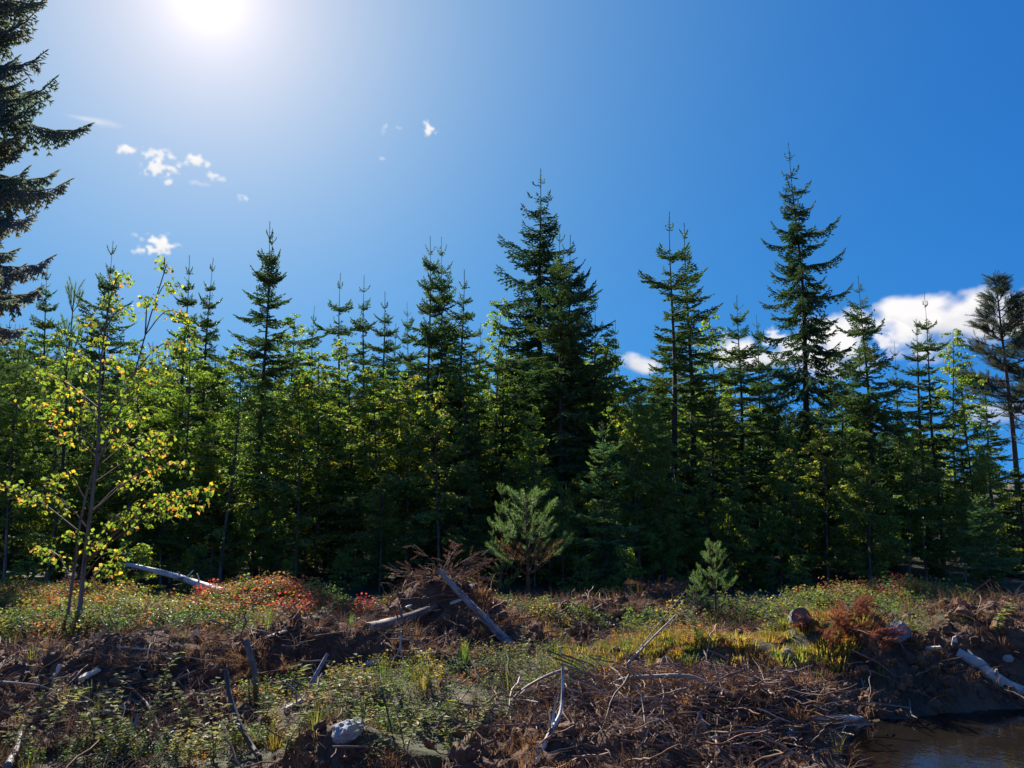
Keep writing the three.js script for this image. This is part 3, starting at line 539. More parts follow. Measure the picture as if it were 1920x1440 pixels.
function byLandmark(items, marks, phrase) {                // items [u, v], marks [u, v, text]: each item is named by its rank of distance to the mark closest to it
  const own = items.map(([u, v]) => { let b = 0, bd = 1e9; marks.forEach(([mu, mv], k) => { const d = Math.hypot(u - mu, v - mv); if (d < bd) { bd = d; b = k; } }); return b; });
  return items.map(([u, v], i) => { const m = marks[own[i]], d = (j) => Math.hypot(items[j][0] - m[0], items[j][1] - m[1]), rank = items.filter((_, j) => d(j) < d(i)).length; return phrase(ORD[Math.min(rank, 9)], m[2]); });
}
const bushAt = (u, v, d, w, label) => tree('bush', 'leafy_bush', label, 'bush', u, v, d, w);
bushAt(1168, 1022, 12.6, 0.7, 'bright yellow-green bush at the foot of the narrow birch');
bushAt(1085, 1040, 13.2, 0.9, 'green bush between the young pines and the yellow bush');
bushAt(1240, 960, 14.4, 0.7, 'dark leafy bush right of the narrow yellow-green birch');
bushAt(545, 1045, 12.6, 0.6, 'thin shrub with few leaves behind the red shrubs');
bushAt(370, 1020, 13.5, 0.8, 'pale leaved bush above the fallen birch trunk');
bushAt(55, 1045, 12.5, 1.0, 'grey-green bush at the left edge behind the orange shrubs');
bushAt(248, 1015, 10.5, 0.9, 'dark bush right behind the stems of the birch sapling');
bushAt(1500, 1040, 13.5, 0.8, 'shaded bush behind the round cut stump');
bushAt(650, 1030, 13.8, 0.9, 'shaded bush left of the dry brown branches');
// the depth of the forest behind
const skyline = [[-300, 560], [0, 570], [100, 610], [430, 640], [520, 650], [620, 665], [900, 660], [950, 620], [1110, 620], [1170, 700], [1230, 660], [1350, 670], [1420, 690], [1530, 740], [1600, 720], [1680, 735], [1750, 790], [1800, 860], [1920, 880], [2200, 860]];
const skyV = (u) => { for (let i = 1; i < skyline.length; i++) if (u <= skyline[i][0]) { const [a, b] = [skyline[i - 1], skyline[i]]; return lerp(a[1], b[1], (u - a[0]) / (b[0] - a[0])); } return 860; };
const kinds = ['bushy', 'slim', 'open', 'bushyB', 'bushy', 'birchA', 'slimB', 'birchB', 'openB', 'birchA'];
for (let row = 0; row < 5; row++) {
  const d = 20.5 + row * 2.6;
  for (let u = -170; u < 2100; u += 1450 * 1.35 / d) {
    const uu = u + (rt() - 0.5) * 60, dd = d + (rt() - 0.5) * 1.6, k = kinds[Math.floor(rt() * kinds.length)], vv = skyV(uu) + 15 + rt() * 70;
    const leafyKind = k.startsWith('birch');
    if (leafyKind) tree(k, 'birch_tree', 'birch half hidden in the shade behind the front trees', 'birch tree', uu, vv, dd, 1.1, 'birches in the depth of the forest');
    else tree(k, 'spruce_tree', 'spruce half hidden in the shade behind the front trees', 'spruce tree', uu, vv, dd, 1.1, 'spruces in the depth of the forest');
  }
}
const edge = Array.from({ length: 22 }, (_, i) => [-20 + i * 88 + (rt() - 0.5) * 70, 790 + rt() * 130, 14.6 + rt() * 2]);
const edgeMarks = [[40, 850, 'the left edge'], [170, 850, 'the birch sapling stems'], [300, 850, 'the fallen birch trunk'], [500, 850, 'the twin-tipped spruce'], [640, 850, 'the slender open spruce'], [825, 850, 'the leaning grey log'], [960, 850, 'the tufted young pines'], [1130, 850, 'the pale young conifer'], [1250, 850, 'the right-hand spruce pair'], [1337, 850, 'the lone bright pine'], [1497, 850, 'the tallest spruce'], [1620, 850, 'the broad dark spruce'], [1790, 850, 'the little mound spruce'], [1885, 850, 'the bare pine trunks']];
const edgeLabels = byLandmark(edge.map(([u]) => [u, 850]), edgeMarks, (o, m) => 'low bright young birch at the forest edge, ' + o + ' to ' + m);
edge.forEach(([u, v, d], i) => tree('birchC', 'young_birch', edgeLabels[i], 'young birch', u, v, d, 1.1, 'young birches along the forest edge'));
for (let i = 0; i < 78; i++) {                              // undergrowth at the forest edge
  const u = -40 + (i % 26) * 78 + (rt() - 0.5) * 60, v = 930 + rt() * 70, d = 15 + Math.floor(i / 26) * 2.5 + rt() * 3;
  if (rt() < 0.5) tree('young', 'young_spruce', 'little spruce in deep shade at the foot of the forest', 'young spruce', u, v, d, 0.9, 'little spruces shaded at the forest edge');
  else tree('bush', 'leafy_bush', 'small leafy bush in deep shade at the foot of the forest', 'bush', u, v, d, 0.8, 'bushes shaded at the forest edge');
}
// the far wood, a single mass
{
  const r = rng(5), n = 520, wood = new THREE.Group(); wood.name = 'distant_forest'; scene.add(wood);
  const lo = makeSpruce(21, { ...base, R: 0.17, inter: 2, step: 0.16, pw: 0.11, fill: 0.2, sp: 0.6, twigMax: 0.3 });
  for (const [k, m] of [['crown', M.needles], ['trunk', M.bark]]) {
    const im = new THREE.InstancedMesh(lo[k], m, n), q = new THREE.Matrix4(), rr = rng(6); im.name = k;
    for (let i = 0; i < n; i++) {
      const u = -500 + rr() * 2900, d = 34 + rr() * rr() * 70, vv = skyV(clamp(u, -200, 2100)) + 20 + rr() * 50, p = atDepth(u, vv, d), g = gy(p.x, p.z), s = (p.y - g) / 9;
      q.compose(V(p.x, g, p.z), new THREE.Quaternion().setFromAxisAngle(up, rr() * 6.28), V(s * 1.2, s, s * 1.2)); im.setMatrixAt(i, q);
    }
    wood.add(im);
  }
  tag(wood, 'far-off dark spruce wood behind all the other trees', 'forest', null, 'stuff');
}
// ---------------------------------------------------------------- the birch sapling in front
{
  const r = rng(91), foot = hit(142, 1196), D0 = -foot.z, sap = thing('birch_sapling', foot), rel = (u, v, d) => atDepth(u, v, d).sub(foot);
  const bark = (t, a, p) => (fbm(p.y * 9, a * 2 + p.x * 5, 7, 3) > 0.6 ? [0.07, 0.06, 0.055] : [0.22, 0.19, 0.165]);
  const stems = [
    [[146, 1210], [150, 1140], [160, 1040], [172, 940], [183, 850], [186, 760], [188, 690], [197, 620], [206, 560]],
    [[124, 1212], [128, 1150], [140, 1060], [152, 970], [170, 900], [196, 840], [225, 770], [255, 690], [280, 600], [305, 520], [313, 495]],
  ].map((l, k) => curve(l.map(([u, v], i) => rel(u, v, D0 + (k ? 0.02 : 0.06) * Math.sin(i * 1.3 + k) + k * 0.08)), 26));
  stems.forEach((pts, k) => { const g = new GB(); g.tube(pts, (t) => lerp(k ? 0.016 : 0.026, 0.004, Math.pow(t, 0.8)), 10, bark); part('stem', g.build(true), M.bark, sap); });
  const tips = [[8, 905], [38, 745], [52, 930], [70, 700], [100, 735], [72, 1028], [108, 815], [130, 665], [150, 600], [400, 912], [372, 946], [352, 868], [330, 815], [300, 905], [262, 955], [215, 1062], [242, 830], [270, 770], [322, 690], [310, 505], [330, 548], [240, 520], [250, 590], [345, 590], [352, 640], [205, 560], [165, 705], [225, 690], [190, 1010], [310, 840], [60, 790], [140, 770], [235, 1040], [95, 900], [290, 700], [180, 640], [120, 1000], [285, 560], [330, 930]];
  const colours = { green: [0.15, 0.235, 0.022], lime: [0.24, 0.3, 0.025], yellow: [0.5, 0.37, 0.025], orange: [0.55, 0.25, 0.05] };
  const lm = {}; for (const k of Object.keys(colours)) lm[k] = new THREE.MeshPhysicalMaterial({ color: new THREE.Color().setRGB(...colours[k]), side: THREE.DoubleSide, roughness: 1, transmission: 0.75, thickness: 0, clearcoat: 0.3, clearcoatRoughness: 0.4 });
  const leafGeo = [0, 1, 2].map((k) => {                    // pointed oval blade, folded along the midrib
    const p = [], i = [], w = [0, 0.34, 0.43, 0.3, 0.12, 0], n = 5, fold = 0.12 + 0.12 * k, curl = -0.12 - 0.1 * k;
    for (let a = 0; a <= n; a++) { const t = a / n, y = curl * t * t; p.push(t, y, 0, t, y + fold * w[a], w[a], t, y + fold * w[a], -w[a]); }
    for (let a = 0; a < n; a++) { const b = a * 3; i.push(b, b + 1, b + 3, b + 3, b + 1, b + 4, b, b + 3, b + 2, b + 3, b + 5, b + 2); }
    const g = new THREE.BufferGeometry(); g.setAttribute('position', new THREE.Float32BufferAttribute(p, 3)); g.setIndex(i); g.computeVertexNormals(); return g;
  });
  const rest = new GB(); let count = 0;
  tips.forEach(([u, v], bi) => {
    const end = rel(u, v, D0 + (r() - 0.5) * 1.0), cand = stems.flatMap((s) => s.slice(3)); let best = null, bd = 1e9;
    for (const q of cand) { const low = end.y - q.y, hz = Math.hypot(q.x - end.x, q.z - end.z), cost = hz + Math.abs(low - hz * 0.45 - 0.05) * 1.2; if (cost < bd) { bd = cost; best = q; } }
    const mid = best.clone().lerp(end, 0.5); mid.y += 0.06 + 0.1 * r(); mid.z += (r() - 0.5) * 0.1;
    const path = curve([best, mid, end], 10), L = best.distanceTo(end), g = new GB();
    g.tube(path, (t) => lerp(0.004 + L * 0.006, 0.0018, t), 5, [0.1, 0.065, 0.05]); part('branch', g.build(true), M.twig, sap);
    const mood = r(), n = Math.round(22 + L * 64);
    for (let k = 0; k < n; k++) {
      const f = clamp(0.3 + 0.72 * Math.pow(r(), 0.75), 0, 0.999), q = Math.floor(f * 10), P = path[q].clone().lerp(path[q + 1], f * 10 - q).add(V((r() - 0.5) * 0.16, (r() - 0.6) * 0.12, (r() - 0.5) * 0.16));
      const c = r(), kind = c < 0.17 + 0.2 * mood * mood ? (r() < 0.65 ? 'yellow' : 'orange') : c < 0.5 ? 'lime' : 'green', size = 0.034 + 0.024 * r();
      if (count < 300 && r() < 0.18) {
        count++;
        const m = part('leaf', leafGeo[Math.floor(r() * 3)], lm[kind], sap); m.position.copy(P); m.scale.setScalar(size); m.rotation.set((r() - 0.5) * 2.6, r() * 6.283, -0.3 - 1.0 * r(), 'YZX');
      } else leafAt(rest, P, r, size, colours[kind], 0.9);
    }
  });
  const f = part('foliage', rest.build(), M.leaf, sap); f.userData.kind = 'stuff';
  tag(sap, 'birch sapling with two thin stems and yellowing leaves at the left', 'birch sapling');
}

// ---------------------------------------------------------------- logs, sticks, roots
const WOOD = {
  grey: (t, a, p) => { const n = fbm(p.x * 14, p.y * 14 + a * 2, p.z * 14, 3); return n > 0.6 ? [0.13, 0.1, 0.08] : [0.27 + n * 0.1, 0.24 + n * 0.09, 0.22 + n * 0.08]; },
  bleached: (t, a, p) => { const n = fbm(p.x * 9 + a, p.y * 9, p.z * 9, 3); return n > 0.64 ? [0.2, 0.12, 0.07] : [0.55, 0.48, 0.4]; },
  barked: (t, a, p) => { const n = fbm(p.x * 12 + a * 1.5, p.y * 12, p.z * 12, 3); return n > 0.52 ? [0.14, 0.09, 0.065] : [0.22, 0.15, 0.11]; },
  peeled: (t, a, p) => { const n = fbm(p.x * 10 + a * 1.3, p.y * 10, p.z * 10, 3); return n > 0.52 ? [0.3, 0.13, 0.07] : [0.52, 0.44, 0.36]; },
  birch: (t, a, p) => { const n = fbm(p.x * 16, a * 1.4, p.y * 16, 3); return n > 0.62 ? [0.12, 0.1, 0.09] : [0.58, 0.54, 0.5]; },
  root: (t, a, p) => { const n = fbm(p.x * 12, p.y * 12, p.z * 12 + a, 3); return [0.16 + n * 0.14, 0.1 + n * 0.1, 0.075 + n * 0.08]; },
  dark: () => [0.07, 0.055, 0.048],
};
const END = [0.5, 0.4, 0.28];
function limb(name, label, category, pix, r0, r1, wood, o = {}) {
  const rr = rng(pix[0][0] * 7 + pix[0][1]), n = pix.length, A = hit(pix[0][0], pix[0][1]), B = hit(pix[n - 1][0], pix[n - 1][1]);
  const dA = o.d ? o.d[0] : o.air === 'A' ? -B.z + o.dz : -A.z, dB = o.d ? o.d[1] : o.air === 'B' ? -A.z + o.dz : -B.z;
  const pts = pix.map(([u, v, lift = 0], i) => { const p = atDepth(u, v, lerp(dA, dB, i / (n - 1)) - lift * 0.5); const g = heightAt(p.x, p.z); if (p.y < g + 0.01 && !o.bury) p.y = g + 0.01; return p; });
  const P0 = pts[0].clone(), path = curve(pts.map((p) => p.sub(P0)), Math.max(10, n * 6)), sides = Math.max(r0, r1) > 0.03 ? 14 : Math.max(r0, r1) > 0.012 ? 8 : 6, big = Math.max(r0, r1) > 0.028, seed = rr() * 50;
  const g = new GB();
  g.tube(path, (t, a) => lerp(r0, r1, t) * (0.86 + 0.28 * vnoise(t * path.length * 0.35, a * 1.2, seed)), sides, WOOD[wood], true, big ? END : null);
  const root = thing(name, P0);
  part(big ? 'bark' : 'stem', g.build(true), big ? M.wood : M.wood, root);
  for (let k = 0; k < (o.stubs ?? 0); k++) {                // knots and short side branches
    const i = 2 + Math.floor(rr() * (path.length - 4)), q = path[i], d = V(rr() - 0.5, 0.3 + rr() * 0.5, rr() - 0.5).normalize(), L = (o.stubL ?? 0.08) * (0.5 + rr()), r = lerp(r0, r1, i / path.length);
    const s = new GB(), e = q.clone().addScaledVector(d, r + L), m = q.clone().lerp(e, 0.5).add(V((rr() - 0.5) * L * 0.3, 0, (rr() - 0.5) * L * 0.3));
    s.tube(curve([q, m, e], 5), (t) => lerp(r * 0.4, r * 0.18, t), 6, WOOD[wood], true, END); part(big ? 'branch_stub' : 'side_twig', s.build(true), M.wood, root);
  }
  return tag(root, label, category);
}
limb('log', 'long grey log leaning down across the dark soil mound', 'log', [[822, 1068], [868, 1118], [920, 1172], [962, 1216]], 0.02, 0.042, 'grey', { air: 'A', dz: 0.4, stubs: 4, bury: true });
limb('log', 'short thick barked log lying against the left side of the soil mound', 'log', [[690, 1180], [752, 1163], [816, 1138]], 0.05, 0.036, 'barked', { stubs: 1, bury: true });
limb('fallen_trunk', 'white fallen birch trunk lying behind the red shrubs', 'fallen trunk', [[238, 1058], [320, 1078], [372, 1095], [420, 1110]], 0.03, 0.044, 'birch', { d: [10.3, 9.2], stubs: 3, stubL: 0.07, bury: true });
limb('log', 'bleached split log sloping down to the right edge above the puddle', 'log', [[1795, 1224], [1836, 1246], [1868, 1274], [1935, 1308]], 0.04, 0.052, 'bleached', { stubs: 2, bury: true });
limb('log', 'short peeled log with red bark patches at the edge of the puddle', 'log', [[1474, 1390], [1540, 1378], [1616, 1358]], 0.028, 0.036, 'peeled', { stubs: 2, stubL: 0.03 });
limb('stick', 'white birch stick standing up from the bottom edge right of the centre', 'stick', [[1003, 1446], [1030, 1376], [1052, 1330], [1055, 1250]], 0.017, 0.008, 'birch', { air: 'B', dz: 0.5, stubs: 5, stubL: 0.12 });
limb('branch', 'long curved grey branch arching over the brush heap', 'branch', [[1128, 1300], [1165, 1275], [1230, 1268], [1300, 1270], [1345, 1292], [1382, 1320]], 0.012, 0.016, 'grey', { stubs: 3, stubL: 0.2 });
limb('branch', 'straight grey stick rising to the right out of the brush heap', 'stick', [[1160, 1265], [1205, 1215], [1268, 1152]], 0.013, 0.005, 'grey', { air: 'B', dz: 0.3, stubs: 3, stubL: 0.15 });
limb('branch', 'thin rod crossing the straight grey stick above the brush heap', 'stick', [[1172, 1258], [1215, 1195], [1286, 1108]], 0.006, 0.003, 'dark', { air: 'B', dz: 0.3,  });
limb('branch', 'arched root left of the brush heap with its bend uppermost', 'root', [[950, 1326], [985, 1290], [1055, 1258], [1085, 1272], [1112, 1296]], 0.01, 0.013, 'root', { stubs: 2, stubL: 0.15 });
limb('branch', 'dark crooked stem standing in the lower left foreground', 'stem', [[424, 1258], [430, 1300], [444, 1345], [466, 1390], [486, 1424]], 0.012, 0.016, 'dark', { air: 'A', dz: 0.5, stubs: 2, stubL: 0.1 });
limb('branch', 'stubby reddish root post upright in the left root bank', 'root', [[462, 1202], [468, 1224], [478, 1262], [480, 1310]], 0.023, 0.019, 'barked', { air: 'A', dz: 0.15, stubs: 1 });
limb('branch', 'curved grey root leaning in the dark hollow below the root bank', 'root', [[614, 1226], [590, 1270], [568, 1312], [535, 1338]], 0.012, 0.021, 'grey', { air: 'A', dz: 0.35, stubs: 2, stubL: 0.12 });
limb('branch', 'thin forked grey root right beside the curved root in the hollow', 'root', [[598, 1270], [592, 1300], [565, 1338]], 0.008, 0.012, 'grey', { air: 'A', dz: 0.35, stubs: 2, stubL: 0.15 });
limb('branch', 'grey broken branch at the bottom left corner', 'branch', [[42, 1370], [30, 1405], [14, 1446]], 0.014, 0.022, 'grey', { stubs: 1 });
limb('branch', 'short grey snag in the debris at the lower left', 'branch', [[112, 1300], [100, 1318], [92, 1332]], 0.018, 0.012, 'grey');
limb('branch', 'thin grey branch lying level below the left root bank', 'branch', [[108, 1300], [165, 1306], [215, 1322], [262, 1326]], 0.008, 0.011, 'grey', { stubs: 2, stubL: 0.12 });
limb('branch', 'bent dark branch reaching down among the foreground leaves at the left', 'branch', [[238, 1300], [272, 1316], [288, 1345], [306, 1385], [312, 1400]], 0.008, 0.016, 'root', { stubs: 2, stubL: 0.1 });
limb('branch', 'grey twisted stick in front of the bent dark branch', 'stick', [[258, 1342], [250, 1370], [236, 1392]], 0.01, 0.013, 'grey', { air: 'A', dz: 0.15, stubs: 1 });
limb('branch', 'long reddish root along the left edge of the bank', 'root', [[-10, 1262], [30, 1240], [80, 1218], [125, 1214]], 0.012, 0.009, 'root', { stubs: 2, stubL: 0.15 });
limb('branch', 'pale looping root hanging in front of the soil mound', 'root', [[712, 1262], [745, 1226], [752, 1184], [752, 1222], [757, 1244], [735, 1260], [712, 1264]], 0.005, 0.006, 'bleached', { air: 'A', dz: 0.1,  });
limb('branch', 'level root along the front of the low bank below the brush', 'root', [[828, 1354], [880, 1362], [940, 1361], [1026, 1366]], 0.007, 0.009, 'root', { stubs: 2, stubL: 0.1 });
limb('branch', 'reddish barked stick poking down from the brush heap at the bottom', 'stick', [[1310, 1346], [1330, 1388], [1344, 1412], [1352, 1434]], 0.012, 0.01, 'peeled', { stubs: 2, stubL: 0.08 });
limb('branch', 'grey branch lying on the ground right of the soil mound', 'branch', [[1172, 1196], [1192, 1184], [1222, 1186], [1245, 1184]], 0.011, 0.009, 'grey');
limb('branch', 'thin bare sapling stem standing in front of the soil mound', 'stem', [[748, 1440], [732, 1360], [716, 1290], [713, 1262]], 0.006, 0.004, 'dark', { air: 'B', dz: 0.4, stubs: 5, stubL: 0.1 });
limb('branch', 'thin pale dead stem upright above the arched root', 'stem', [[1058, 1300], [1055, 1262], [1051, 1214]], 0.007, 0.003, 'grey', { air: 'B', dz: 0.1,  });
limb('branch', 'white forked twig standing in front of the hollow at the left', 'stick', [[592, 1310], [596, 1282], [604, 1262]], 0.009, 0.005, 'bleached', { air: 'B', dz: 0.1, stubs: 3, stubL: 0.12 });
limb('branch', 'brown branch arching behind the soil mound to the right', 'branch', [[1062, 1148], [1110, 1140], [1150, 1148], [1172, 1162]], 0.014, 0.01, 'barked');
limb('branch', 'thin grey twig leaning over the right soil bank', 'stick', [[1668, 1190], [1690, 1216], [1702, 1240]], 0.005, 0.007, 'grey');
limb('branch', 'pale hooked twig hanging in the right soil bank', 'stick', [[1608, 1254], [1618, 1290], [1622, 1310]], 0.005, 0.004, 'bleached', { stubs: 1, stubL: 0.12 });
limb('branch', 'thin stick rising to the right above the bleached split log', 'stick', [[1752, 1228], [1784, 1206], [1815, 1184]], 0.006, 0.004, 'grey', { air: 'B', dz: 0.2,  });
limb('branch', 'thin white branch on the wet soil at the bottom right', 'branch', [[1500, 1432], [1545, 1420], [1592, 1424]], 0.006, 0.004, 'bleached', { stubs: 2, stubL: 0.06 });
// broken white chips of wood
function chip(label, u, v, len, w, yaw, tilt = 0.2) {
  const p = hit(u, v, 0.025), rr = rng(u * 3 + v), s = new THREE.Shape(); s.moveTo(-len / 2, -w * 0.3); s.lineTo(-len * 0.1, -w * 0.5); s.lineTo(len * 0.5, -w * 0.12); s.lineTo(len * 0.38, w * 0.3); s.lineTo(-len * 0.2, w * 0.5); s.lineTo(-len * 0.48, w * 0.25);
  const g = new THREE.ExtrudeGeometry(s, { depth: w * 0.25, bevelEnabled: true, bevelSize: 0.003, bevelThickness: 0.003, bevelSegments: 1 }); g.rotateX(-Math.PI / 2);
  const c = new Float32Array(g.attributes.position.count * 3); for (let i = 0; i < c.length; i += 3) { const k = 0.85 + 0.3 * rr(); c[i] = 0.62 * k; c[i + 1] = 0.52 * k; c[i + 2] = 0.4 * k; } g.setAttribute('color', new THREE.BufferAttribute(c, 3));
  const m = part('wood_chip', g, M.twig, scene); m.position.copy(p); m.rotation.set(tilt, yaw, tilt * 1.5); tag(m, label, 'wood chip');
}
chip('white pointed wood chip in the debris below the sapling', 105, 1270, 0.13, 0.05, 0.9, 0.5);
chip('broad white wood chip right of the pointed one below the sapling', 168, 1276, 0.14, 0.06, 0.4);
chip('thin white wood splinter on top of the left root bank', 362, 1206, 0.16, 0.03, 1.1, 0.4);
chip('pale wood splinter lying behind the reddish root post', 520, 1201, 0.16, 0.03, 0.05);
chip('white wood chip left of the bleached split log', 1748, 1225, 0.14, 0.05, -0.7);
chip('upright white splinter above the bleached split log', 1790, 1212, 0.1, 0.04, 1.3, 0.6);
chip('yellow wood chip stuck in the soil mound beside the grey log', 855, 1134, 0.11, 0.045, 0.1);
chip('small white chip on the left slope of the soil mound', 767, 1144, 0.06, 0.03, 0.2);
chip('pale flat chip lying left of the looping root', 697, 1252, 0.15, 0.07, -0.3);

// ---------------------------------------------------------------- stones and stumps
function lump(seed, detail, rough) {
  const g = new THREE.IcosahedronGeometry(1, detail), p = g.attributes.position, v = V(0, 0, 0);
  for (let i = 0; i < p.count; i++) { v.fromBufferAttribute(p, i); const k = 1 + (fbm(v.x * 1.3 + seed, v.y * 1.3, v.z * 1.3 + seed, 2) - 0.5) * rough + (fbm(v.x * 4 + seed, v.y * 4, v.z * 4, 2) - 0.5) * rough * 0.5; p.setXYZ(i, v.x * k, v.y * k, v.z * k); }
  return g;
}
function coloured(g, f) { const p = g.attributes.position, c = new Float32Array(p.count * 3); for (let i = 0; i < p.count; i++) { const q = f(p.getX(i), p.getY(i), p.getZ(i)); c.set(q, i * 3); } g.setAttribute('color', new THREE.BufferAttribute(c, 3)); g.computeVertexNormals(); return g; }
function rock(label, u, v, sx, sy, sz, col, turn = 0) {
  const g = coloured(lump(u, 4, 0.7), (x, y, z) => { const k = 0.75 + 0.5 * fbm(x * 5, y * 5, z * 5 + u, 3); return [col[0] * k, col[1] * k, col[2] * k]; });
  g.scale(sx, sy, sz); const m = part('stone', g, M.stone, scene); m.position.copy(hit(u, v, sy * 0.3)); m.rotation.set(0.2, turn, 0.15); tag(m, label, 'stone');
}
rock('large pale grey stone half buried at the bottom left of the centre', 650, 1396, 0.085, 0.06, 0.07, [0.3, 0.3, 0.31], 0.5);
rock('dark grey flat stone in the shade behind the right soil bank', 1684, 1192, 0.11, 0.06, 0.09, [0.2, 0.2, 0.21], 1);
rock('small pale stone on the soil bank at the right edge', 1892, 1250, 0.035, 0.028, 0.03, [0.4, 0.36, 0.3]);
rock('small yellowish stone at the foot of the yellow moss', 1474, 1232, 0.05, 0.045, 0.05, [0.3, 0.2, 0.12], 1);
rock('little white stone in the middle of the right soil bank', 1631, 1320, 0.025, 0.018, 0.022, [0.5, 0.47, 0.42], 1);
function stump(label, pos, rad, h, tiltX, tiltZ, turn, cut, moss) {
  const t = thing('tree_stump', pos), g = new GB(), pts = [], F = new GB();
  for (let k = 0; k <= 8; k++) pts.push(V(0, k / 8 * h, 0));
  const R = (f, a) => rad * (1 + 0.45 * Math.pow(1 - f, 3) + 0.16 * (vnoise(Math.cos(a) * 2 + 5, Math.sin(a) * 2 + 5, f * 2) - 0.5));
  g.tube(pts, R, 22, (f, a, p) => (fbm(a * 3, f * 6, pos.x, 3) > 0.55 ? moss : [0.12, 0.1, 0.09]), false); part('bark', g.build(true), M.bark, t);
  const n = 22; for (let ring = 0; ring <= 7; ring++) for (let s = 0; s < n; s++) { const a = s / n * 6.2832, q = R(1, a) * ring / 7, k = ring % 2 ? 0.8 : 1.05; F.v(Math.cos(a) * q, h + 0.004 + 0.006 * vnoise(ring, s, 3), Math.sin(a) * q, cut, ring === 7 ? 0.4 : k); }
  for (let ring = 0; ring < 7; ring++) for (let s = 0; s < n; s++) { const a = ring * n + s, b = ring * n + (s + 1) % n; F.i.push(a, b, a + n, b, b + n, a + n); }
  part('cut_face', F.build(true), M.twig, t); t.rotation.set(tiltX, turn, tiltZ, 'XYZ');
  return tag(t, label, 'stump');
}
stump('grey tree stump with a pale cut top behind the soil mound', hit(868, 1118).setZ(-9.6).setY(heightAt(-0.6, -9.6) - 0.02), 0.15, 0.3, 0.05, 0.1, 0, [0.5, 0.36, 0.18], [0.12, 0.11, 0.1]);
stump('grey tilted stump showing its round brown cut face, beside the yellow moss', hit(1514, 1176, 0.03).add(V(0, -0.03, -0.15)), 0.075, 0.22, 1.2, 0.3, 0, [0.16, 0.1, 0.07], [0.22, 0.22, 0.21]);

// ---------------------------------------------------------------- dry conifer branches
function dryBranch(name, label, u, v, h, spread, n, col, seed, nl, wid) {
  const P = hit(u, v), r = rng(seed), W = new GB(), N = new GB(), root = thing(name, P);
  for (let i = 0; i < n; i++) {
    const a = r() * 6.283, e = 0.35 + 0.9 * r(), L = (0.5 + 0.6 * r()), pts = [V((r() - 0.5) * 0.15, -0.03, (r() - 0.5) * 0.15)];
    for (let k = 1; k <= 5; k++) { const q = e - k * 0.12; pts.push(pts[k - 1].clone().add(V(Math.cos(a + k * 0.1) * Math.cos(q) * spread * L / 5, Math.sin(q) * h * L / 5 * 1.5, Math.sin(a + k * 0.1) * Math.cos(q) * spread * L / 5))); }
    W.tube(pts, (t) => lerp(0.0045, 0.0015, t), 4, [0.12, 0.075, 0.055], false);
    for (let k = 0; k < 9; k++) {
      const f = 0.25 + 0.74 * r(), q = Math.floor(f * 5), p = pts[q].clone().lerp(pts[q + 1], f * 5 - q), D = V(Math.cos(a) + (r() - 0.5) * 1.6, (r() - 0.35), Math.sin(a) + (r() - 0.5) * 1.6).normalize(), l = 0.06 + 0.1 * r();
      W.tube([p, p.clone().addScaledVector(D, l)], () => 0.002, 3, [0.13, 0.08, 0.06], false);
      if (r() < wid) needleTuft(N, p.clone().addScaledVector(D, l * 0.3), D, 0.12, 34, nl, col, r);
    }
  }
  part('twigs', W.build(), M.twig, root); part('needles', N.build(), M.straw, root);
  return tag(root, label, 'dead branch');
}
dryBranch('dry_brush', 'heap of dry brown conifer twigs behind the soil mound', 836, 1096, 0.4, 0.6, 18, [0.14, 0.07, 0.045], 61, 0.03, 0.6);
dryBranch('dead_branch', 'rust-red dead pine branch on top of the root heap at the right', 1580, 1178, 0.24, 0.42, 15, [0.27, 0.09, 0.04], 62, 0.05, 1);
dryBranch('dead_branch', 'brown needled pine twig in front of the left root bank', 500, 1262, 0.2, 0.3, 8, [0.26, 0.14, 0.06], 63, 0.05, 1);
dryBranch('dry_brush', 'dark tangle of dry twigs in the shade behind the round cut stump', 1490, 1105, 0.5, 0.7, 18, [0.11, 0.07, 0.045], 64, 0.03, 0.3);
dryBranch('dead_branch', 'brown dry twigs on the dark earth mound right of the centre', 1232, 1105, 0.2, 0.6, 10, [0.2, 0.1, 0.05], 65, 0.03, 0.5);

// ---------------------------------------------------------------- plants of the ground
function shrubGeo(seed, n, h, w, leaves, ll) {
  const r = rng(seed), N = new GB();
  for (let s = 0; s < n; s++) {
    const a = r() * 6.283, R = w * Math.sqrt(r()) * 0.6, H = h * (0.55 + 0.6 * r()), b = V(Math.cos(a) * R, -0.03, Math.sin(a) * R), e = V(b.x * 1.7 + (r() - 0.5) * 0.08, H, b.z * 1.7 + (r() - 0.5) * 0.08);
    N.spike(b.x, b.y, b.z, e.x - b.x, e.y - b.y, e.z - b.z, 1, 0.005, 0.7, 0, 0.7, [0.45, 0.32, 0.25]);
    const tone = 0.8 + 0.4 * r();
    for (let k = 0; k < leaves; k++) {
      const f = 0.22 + 0.78 * Math.pow(r(), 0.7), q = 0.7 + 0.6 * r();
      leafAt(N, V(lerp(b.x, e.x, f) + (r() - 0.5) * 0.05, lerp(b.y, e.y, f) + (r() - 0.4) * 0.03, lerp(b.z, e.z, f) + (r() - 0.5) * 0.05), r, ll * (0.7 + 0.6 * r()), [q * tone, q * tone * (0.93 + 0.14 * r()), q * tone], -0.2);
    }
  }
  return N.build();
}
